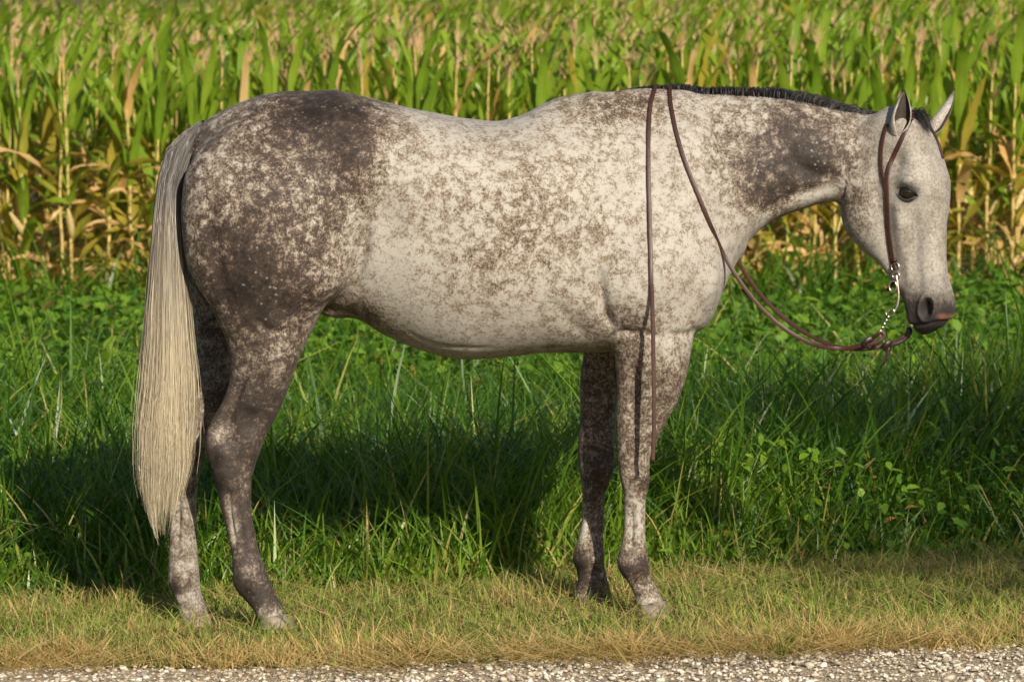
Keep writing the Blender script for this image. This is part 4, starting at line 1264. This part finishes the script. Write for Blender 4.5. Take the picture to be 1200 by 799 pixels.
# ---- ears: a leaf-shaped cup; base, tip, width, which way the opening faces
def mat_ear():
    M = NM("ear_hair")
    t = M.attr("along"); inn = M.attr("inside")
    nz = M.noise(M.coord("Object"), 160, 4)
    outc = M.mix(M.ramp(t, [(.62, 0.0), (.97, 1.0)]), (0.42, 0.39, 0.35), (0.03, 0.028, 0.028))
    col = M.mix(inn, outc, (0.05, 0.040, 0.034))
    col = M.mix(1.0, col, M.ramp(nz, [(.3, .6), (.7, 1.3)]), 'MULTIPLY')
    M.set(base=col, rough=.6, spec=.25, normal=M.bump(nz, .5, .003))
    return M.m
MAT["ear"] = mat_ear()
def ear(base, tip, wid, open_dir, curl):
    base = Vector(base); tip = Vector(tip)
    ax = (tip-base); L = ax.length; ax.normalize()
    od = Vector(open_dir); od = (od - ax*od.dot(ax)).normalized(); sd = ax.cross(od)
    nt, na = 16, 17
    Vv, al, ins = [], [], []
    for layer in (0, 1):
        for i in range(nt):
            t = i/(nt-1)
            w = wid*(math.sin(math.pi*min(1, (t*.86+.14)))**.75)*(1-.25*t)*(.95 if t < .999 else .05)
            gap = 2.85 - .85*min(1, max(0, (t-.06)/.34))**.8 + curl*.2*(1-t)  # half angle of the cup: a closed funnel that opens
            for j in range(na):
                a = math.pi + (j/(na-1)*2-1)*gap
                r = w - (.0035 if layer else 0)
                p = base + ax*(t*L) + od*(math.cos(a)*r*.85) + sd*(math.sin(a)*r) + od*(.012*math.sin(t*3.0)-.02*t*t)
                Vv.append(p); al.append(t); ins.append(float(layer))
    F = []
    for layer in (0, 1):
        o = layer*nt*na
        for i in range(nt-1):
            for j in range(na-1):
                q = [o+i*na+j, o+i*na+j+1, o+(i+1)*na+j+1, o+(i+1)*na+j]
                F.append(q if layer == 0 else q[::-1])
    o = nt*na
    for i in range(nt-1):
        for j in (0, na-1):
            q = [i*na+j, o+i*na+j, o+(i+1)*na+j, (i+1)*na+j]
            F.append(q if j else q[::-1])
    me = np_mesh("ear", np.array([list(v) for v in Vv]), np.array(F), [MAT["ear"]], True, {"along": np.array(al), "inside": np.array(ins)})
    return child("ear", me)
ear(un(1051, 158, -.125), un(1062, 107, -.15), .0335, (.22, -1, .1), .45)
ear(un(1086, 157, -.04), un(1125, 108, .01), .031, (.8, -.30, -.45), .35)

# ---- mane: short dark hair along the crest, laid over to the far side; forelock; tail
def crest(px):
    loc, nrm, i, d = bvh.ray_cast(Vector(((px-CX)/405.0, float(yoff((px-CX)/405.0)) + float(np.interp(px, [850, 1040], [0, -.065])), 3)), Vector((0, 0, -1)), 5)
    return loc
n = 5200
px = np.concatenate([rng.uniform(715, 1045, n-500), rng.uniform(690, 730, 500)])
rows = []
cp = {q: crest(q) for q in range(680, 1052, 3)}
for p in px:
    c = cp[680 + 3*int((p-680)//3)]
    L = float(np.interp(p, [690, 730, 790, 900, 960, 1010, 1045], [.006, .012, .028, .040, .062, .070, .045]))*rng.uniform(.6, 1.25)
    rise = float(np.interp(p, [690, 730, 790, 900, 960, 1010, 1045], [.3, .35, .62, .68, .42, .25, .2]))
    fwd = float(np.interp(p, [690, 860, 920, 980, 1045], [-.05, .05, .25, .85, .9])) + rng.normal(0, .12)
    side = abs(rng.normal(.55, .35))
    x0 = (p-CX)/405.0; y0 = c.y + rng.normal(0.004, .009)
    zt = c.z - .004
    tt = np.linspace(0, 1, 6)
    X = x0 + fwd*L*tt; Y = y0 + side*L*tt**1.4; Z = zt + L*(rise*1.25*np.sin(tt*2.0) - (.30+.25*fwd)*tt**2.0*1.0)
    rows.append(np.stack([X, Y, Z], 1))
mane_me = ribbons(rows, rng.uniform(.0012, .0026, n), rng.uniform(0, 1, n), "mane", MAT["mane"])
mane = child("mane", mane_me); tag(mane, kind="stuff")

n = 260
rows = []
pb = un(1070, 136, -.085)
for i in range(n):
    a = rng.uniform(0, 1)
    x0 = pb.x + rng.normal(.006, .008); y0 = pb.y + rng.normal(0, .012) - .01; z0 = pb.z + rng.normal(0, .006)
    L = rng.uniform(.02, .06)
    tt = np.linspace(0, 1, 6)
    X = x0 + (.45*L+.012)*tt; Y = y0 - .030*tt + rng.normal(0, .006)*tt; Z = z0 + .016*np.sin(tt*3.0) - L*.85*tt**1.5
    rows.append(np.stack([X, Y, Z], 1))
fl = child("forelock", ribbons(rows, rng.uniform(.001, .0022, n), rng.uniform(0, 1, n), "forelock", MAT["mane"])); tag(fl, kind="stuff")

tp = np.array([143,152,162,174,194,214,260,305,373,440,500,550,594,640], float)
tl = np.array([233,217,206,194,187.5,183,178,174,169,165,160,161,168,184], float)
tr = np.array([238,237,234,229,221,214,215,219,225,231,231,227,213,196], float)
ty = np.array([.018,.03,.038,.042,.044,.045,.048,.052,.060,.066,.068,.066,.058,.05], float)
n = 9000
rows = []; tint = np.zeros(n); tailw = np.zeros(n)
nclump = 90
cq = rng.uniform(-1, 1, nclump); cr = rng.uniform(0, 1, nclump); cend = 510 + 105*rng.beta(2.0, 1.8, nclump)
for i in range(n):
    k = rng.integers(nclump)
    q0 = np.clip(rng.normal(cq[k], .35), -1, 1)
    ang = math.acos(q0)*(1 if rng.random() < .5 else -1); rad = math.sqrt(rng.uniform(.05, 1))
    if rng.random() < .6: rad = rng.uniform(.8, 1.03)
    end = cend[k] + rng.normal(0, 14) - 14*abs(cq[k])**2 if rng.random() < .72 else rng.uniform(330, 590)
    end -= 34*max(q0, 0)**1.2 + (0 if q0 > -.2 else -4)
    start = 143 + rng.uniform(0, 1)**1.5*95
    tt = np.linspace(0, 1, 16)
    py = start + (end-start)*tt
    l = np.interp(py, tp, tl); r_ = np.interp(py, tp, tr); w = np.interp(py, tp, ty)
    mid = (l+r_)/2; hf = (r_-l)/2
    gather = 1 - .85*np.clip((py-430)/190, 0, 1)**1.3
    qx = np.cos(ang)*rad; qy = np.sin(ang)*rad
    cqk = cq[k]
    qx = qx*gather + cqk*(1-gather)
    wob = np.cumsum(rng.normal(0, .018, 16))*np.clip((py-160)/200, 0, 1)
    fly = (rng.normal(-.05, .22) if rng.random() < .11 else 0)*np.clip((py-250)/300, 0, 1)**1.5
    pxx = mid + hf*.90*(qx + wob + fly)
    Y = np.interp(py, [143, 175, 260, 400, 640], [-.085, -.12, -.19, -.21, -.20]) + w*(qy + wob*.5)
    kk = (12+Y)/FOC
    rows.append(np.stack([(pxx-CX)*kk, Y, 1.5+(HY-py)*kk], 1))
    tint[i] = np.clip(.55 + .5*(cr[k]-.5) + rng.normal(0, .22) - (.25 if q0 > .6 else 0), 0, 1); tailw[i] = rng.uniform(.0007, .0022)
tail = child("tail", ribbons(rows, tailw, tint, "tail", MAT["tail"])); tag(tail, kind="stuff")
# fleshy dock under the hair
dk = [un(243, 150, -.08), un(226, 158, -.085), un(210, 174, -.12), un(201, 200, -.145), un(198, 240, -.175), un(197, 300, -.195)]
child("dock", tube(catmull(dk, 24), np.interp(np.linspace(0, 1, 24), [0, .2, .7, 1], [.026, .022, .018, .010]), 12, MAT["mane"], "dock"))

# ================================================================== bridle and split reins
bridle = empty("bridle", tuple(un(1048, 330, -.2)))
tag(bridle, "brown leather split-ear bridle with shanked bit and long split reins on the grey horse", "bridle")
bpy.context.view_layer.update()
def bchild(name, me, parent=None):
    o = obj(name, me, bridle); o.matrix_parent_inverse = bridle.matrix_world.inverted()
    if parent is not None: o.parent = parent
    return o
def strap(name, pts, width, off=.003, mat="leather", n=40, flat=.3):
    """strap laid on the horse along photo positions"""
    P2 = catmull([(a, b, 0) for a, b in pts], n)
    P, S = [], []
    for a, b, _ in P2:
        p, nn = hit(a, b, off)
        if p is None: continue
        P.append(p); S.append(nn)
    P = np.array([list(p) for p in P]); S = np.array([list(s) for s in S])
    for it in range(4):
        P[1:-1] = (P[:-2]+2*P[1:-1]+P[2:])/4; S[1:-1] = (S[:-2]+2*S[1:-1]+S[2:])/4
    return bchild(name, tube(P, width/2, 12, MAT[mat], name, flat, S))
strap("cheek_strap", [(1039, 214), (1040, 235), (1041, 260), (1043, 282), (1046, 303), (1049, 316)], .016, .004)
strap("ear_strap", [(1068, 138), (1063, 150), (1055, 168), (1046, 186), (1041, 200), (1039, 216)], .013, .004)
strap("crown_strap", [(1040, 146), (1036, 158), (1033, 175), (1033, 195), (1036, 212), (1040, 228)], .013, .003)
strap("brow_strap", [(1070, 137), (1078, 140), (1086, 147), (1094, 158), (1100, 172), (1104, 186)], .012, .004)
# crown piece over the poll, joining both sides
bchild("crown_loop", tube(catmull([un(1068, 140, -.14), un(1070, 134.5, -.11), un(1074, 135, -.08), un(1080, 140, -.06)], 16), .0065, 10, MAT["leather"], "crown_loop", .5, [(0, -.5, .8)]*16))

def ring(name, c, r, th, nx, mat, parent=None, sx=1.0, rot=0.0, tilt=0.3):
    P = []
    c = Vector(c)
    for a in np.linspace(0, 2*np.pi, 22, endpoint=False):
        x, z = math.cos(a)*r*sx, math.sin(a)*r
        x, z = x*math.cos(rot)-z*math.sin(rot), x*math.sin(rot)+z*math.cos(rot)
        P.append(c + Vector((x, x*nx, z)))
    return bchild(name, tube(P, th, 8, MAT[mat], name, 1.0, None, True), parent)
bp, bn = hit(1049, 330, .010)
if bp is None: bp = un(1049, 330, -.17)
BY = bp.y
NYF = -.55
buckle = ring("cheek_buckle", un(1049, 313, BY-.004), .013, .0025, NYF, "steel", None, .8)
bchild("buckle_keeper", tube([un(1045.5, 306, BY-.004), un(1051, 304, BY-.006)], .006, 8, MAT["dark_leather"], "buckle_keeper"))
bit = bchild("bit", tube(catmull([un(1050.5, 322, BY-.004), un(1051.5, 332, BY-.007), un(1053, 345, BY-.010), un(1052, 357, BY-.012), un(1048, 366, BY-.013)], 24), np.interp(np.linspace(0, 1, 24), [0, .3, 1], [.0052, .006, .0035]), 10, MAT["steel"], "bit"))
ring("bit_ring", un(1046.5, 336, BY-.008), .0165, .0032, NYF, "steel", None, .62)
ring("purchase_ring", un(1050, 323, BY-.006), .0095, .0028, NYF, "steel")
bchild("mouthpiece", tube([un(1051, 336, BY-.006), un(1056, 337, BY+.03), un(1062, 338, BY+.08)], .006, 10, MAT["steel"], "mouthpiece"))
bchild("curb_strap", tube(catmull([un(1049, 327, BY-.004), un(1044, 335, BY+.02), un(1040, 340, BY+.06)], 10), .005, 8, MAT["dark_leather"], "curb_strap", .4))
ring("rein_ring", un(1043, 366, BY-.012), .0125, .0024, NYF, "steel", None, .95)
# snap of beads between ring and rein
for t in np.linspace(0, 1, 5):
    q = un(1041 - 9*t, 371.5 + 16.5*t, BY-.013)
    bm = bmesh.new(); bmesh.ops.create_uvsphere(bm, u_segments=12, v_segments=8, radius=.0052 - .001*abs(t-.5))
    bmesh.ops.scale(bm, vec=(.9, .9, 1.25), verts=bm.verts); bmesh.ops.translate(bm, verts=bm.verts, vec=q)
    for f in bm.faces: f.smooth = True
    me = bpy.data.meshes.new("snap_bead"); bm.to_mesh(me); bm.free(); me.materials.append(MAT["steel"])
    bchild("snap_bead", me)

# near rein: from the bit in a slack bow to the neck, up over the crest
def surf_y(px_, py_, default=None):
    p, nn = hit(px_, py_)
    return p.y if p is not None else default
ny = surf_y(846, 296, -.15) - .012
near = [un(1032, 389, BY-.013), un(1012, 403, BY+.0), un(985, 408.5, -.18), un(950, 402, -.165), un(915, 382, -.155), un(885, 353, min(-.15, ny)), un(862, 322, ny)]
for a, b in ((846, 294), (832, 262), (818, 228), (803, 190), (793, 157), (787, 128), (785, 112)):
    near.append(un(a, b, surf_y(a, b, ny) - .006))
top = crest(785)
near += [Vector((top.x, top.y-.02, top.z+.006)), Vector((top.x, top.y+.03, top.z+.004)), Vector((top.x-.005, top.y+.09, top.z-.07)), Vector((top.x-.01, top.y+.17, top.z-.22))]
yz = Vector((top.x-.01, float(yoff(top.x))+.27, 0))
near += [Vector((top.x-.02, yz.y, .95)), Vector((top.x-.02, yz.y, .62))]
PN = catmull(near, 160)
bchild("rein", tube(PN, .0060, 12, MAT["leather"], "rein", .38, None))
bchild("rein_loop", tube(catmull([un(1032, 388, BY-.013), un(1036, 393, BY-.012), un(1030, 400, BY-.012), un(1018, 404, BY-.008), un(1006, 406.5, BY)], 24), .006, 10, MAT["leather"], "rein_loop", .4))
bchild("rein_knot", tube(catmull([un(1022, 396, BY-.012), un(1016, 399, BY-.016), un(1013, 404, BY-.012), un(1018, 406, BY-.004)], 14), .0075, 10, MAT["dark_leather"], "rein_knot", .6))
# far rein: from the far side of the bit, behind the breast, up the far side, over the crest and down the near side
far = [un(1066, 384, -.06), un(1058, 396, -.06), un(1040, 404, -.055), un(1010, 409, -.05), un(980, 406, -.02), un(945, 391, .02), un(910, 365, .06), un(885, 337, .10), un(866, 309, .14)]
tp2 = crest(768)
fy = float(yoff(tp2.x))
far += [Vector((.60, fy+.20, 1.10)), Vector((.53, fy+.235, 1.22)), Vector((.47, fy+.20, 1.36)), Vector((.435, fy+.10, 1.475)), Vector((tp2.x+.004, fy+.03, tp2.z+.004)), Vector((tp2.x, fy-.02, tp2.z+.006))]
out_y = 1e9
for a, b in ((764, 116), (761.5, 130), (760, 160), (760, 200), (761, 240), (762, 280), (763, 320), (764.5, 360), (765.5, 400), (766, 440), (766.5, 480), (766, 515), (765, 541)):
    sy = surf_y(a, b, None)
    yv = (sy - .007) if sy is not None else out_y
    out_y = min(out_y, yv)
    far.append(un(a, b, out_y))
PF = catmull(far, 200)
bchild("rein", tube(PF, .0060, 12, MAT["leather"], "rein", .38, None))
ring("far_rein_ring", un(1067, 380, -.06), .010, .0024, NYF, "steel")
bchild("rein_loop", tube(catmull([un(1066, 384, -.06), un(1066, 391, -.065), un(1058, 399, -.065), un(1046, 404, -.065), un(1036, 406, -.06)], 24), .006, 10, MAT["dark_leather"], "rein_loop", .5))
bchild("rein_knot", tube(catmull([un(1044, 400, -.07), un(1039, 403, -.075), un(1037, 408, -.07), un(1043, 408, -.06)], 14), .008, 10, MAT["dark_leather"], "rein_knot", .6))
for k, (dx, L) in enumerate(((0, 20), (-5, 24), (3, 15))):
    bchild("rein_tassel", tube(catmull([un(1042, 407, -.07), un(1040+dx*.5, 407+L*.5, -.07), un(1036+dx, 407+L, -.072)], 10), np.linspace(.004, .002, 10), 6, MAT["dark_leather"], "rein_tassel", .5))

# ================================================================== small things on the ground
def dead_leaf(name, px_, py_, L, w, mat, label, roll, az):
    k = 1.5/((py_-HY)/FOC) - 12.0
    p = un(px_, py_, k); z = float(ground_z(p.x, p.y))
    bm = bmesh.new(); rows_ = []
    for i in range(9):
        t = i/8; ww = w*.5*math.sin(math.pi*(t*.94+.03))**.8
        rows_.append([bm.verts.new((t*L - L/2, q*ww, .012*math.sin(t*3) + abs(q)*ww*.5 + .05*L*math.sin(7*t+q))) for q in (-1, -.5, 0, .5, 1)])
    for a, b in zip(rows_[:-1], rows_[1:]):
        for j in range(4): bm.faces.new((a[j], a[j+1], b[j+1], b[j]))
    for f in bm.faces: f.smooth = True
    me = bpy.data.meshes.new(name); bm.to_mesh(me); bm.free(); me.materials.append(mat)
    o = obj(name, me); o.location = (p.x, p.y, z + .035); o.rotation_euler = (roll, .25, az)
    tag(o, label, "leaf")
dead_leaf("fallen_leaf", 1054, 650, .06, .032, mat_simple("pale_dead_leaf", (.52, .40, .25), .8, 0, 60, .3, .3), "pale dead leaf caught in the grass at right, by the tall weeds", 1.0, .9)
dead_leaf("fallen_leaf", 707, 709, .035, .022, mat_simple("rust_dead_leaf", (.26, .075, .03), .8, 0, 60, .4, .3), "rust-brown dead leaf lying against the far front hoof", .9, .2)
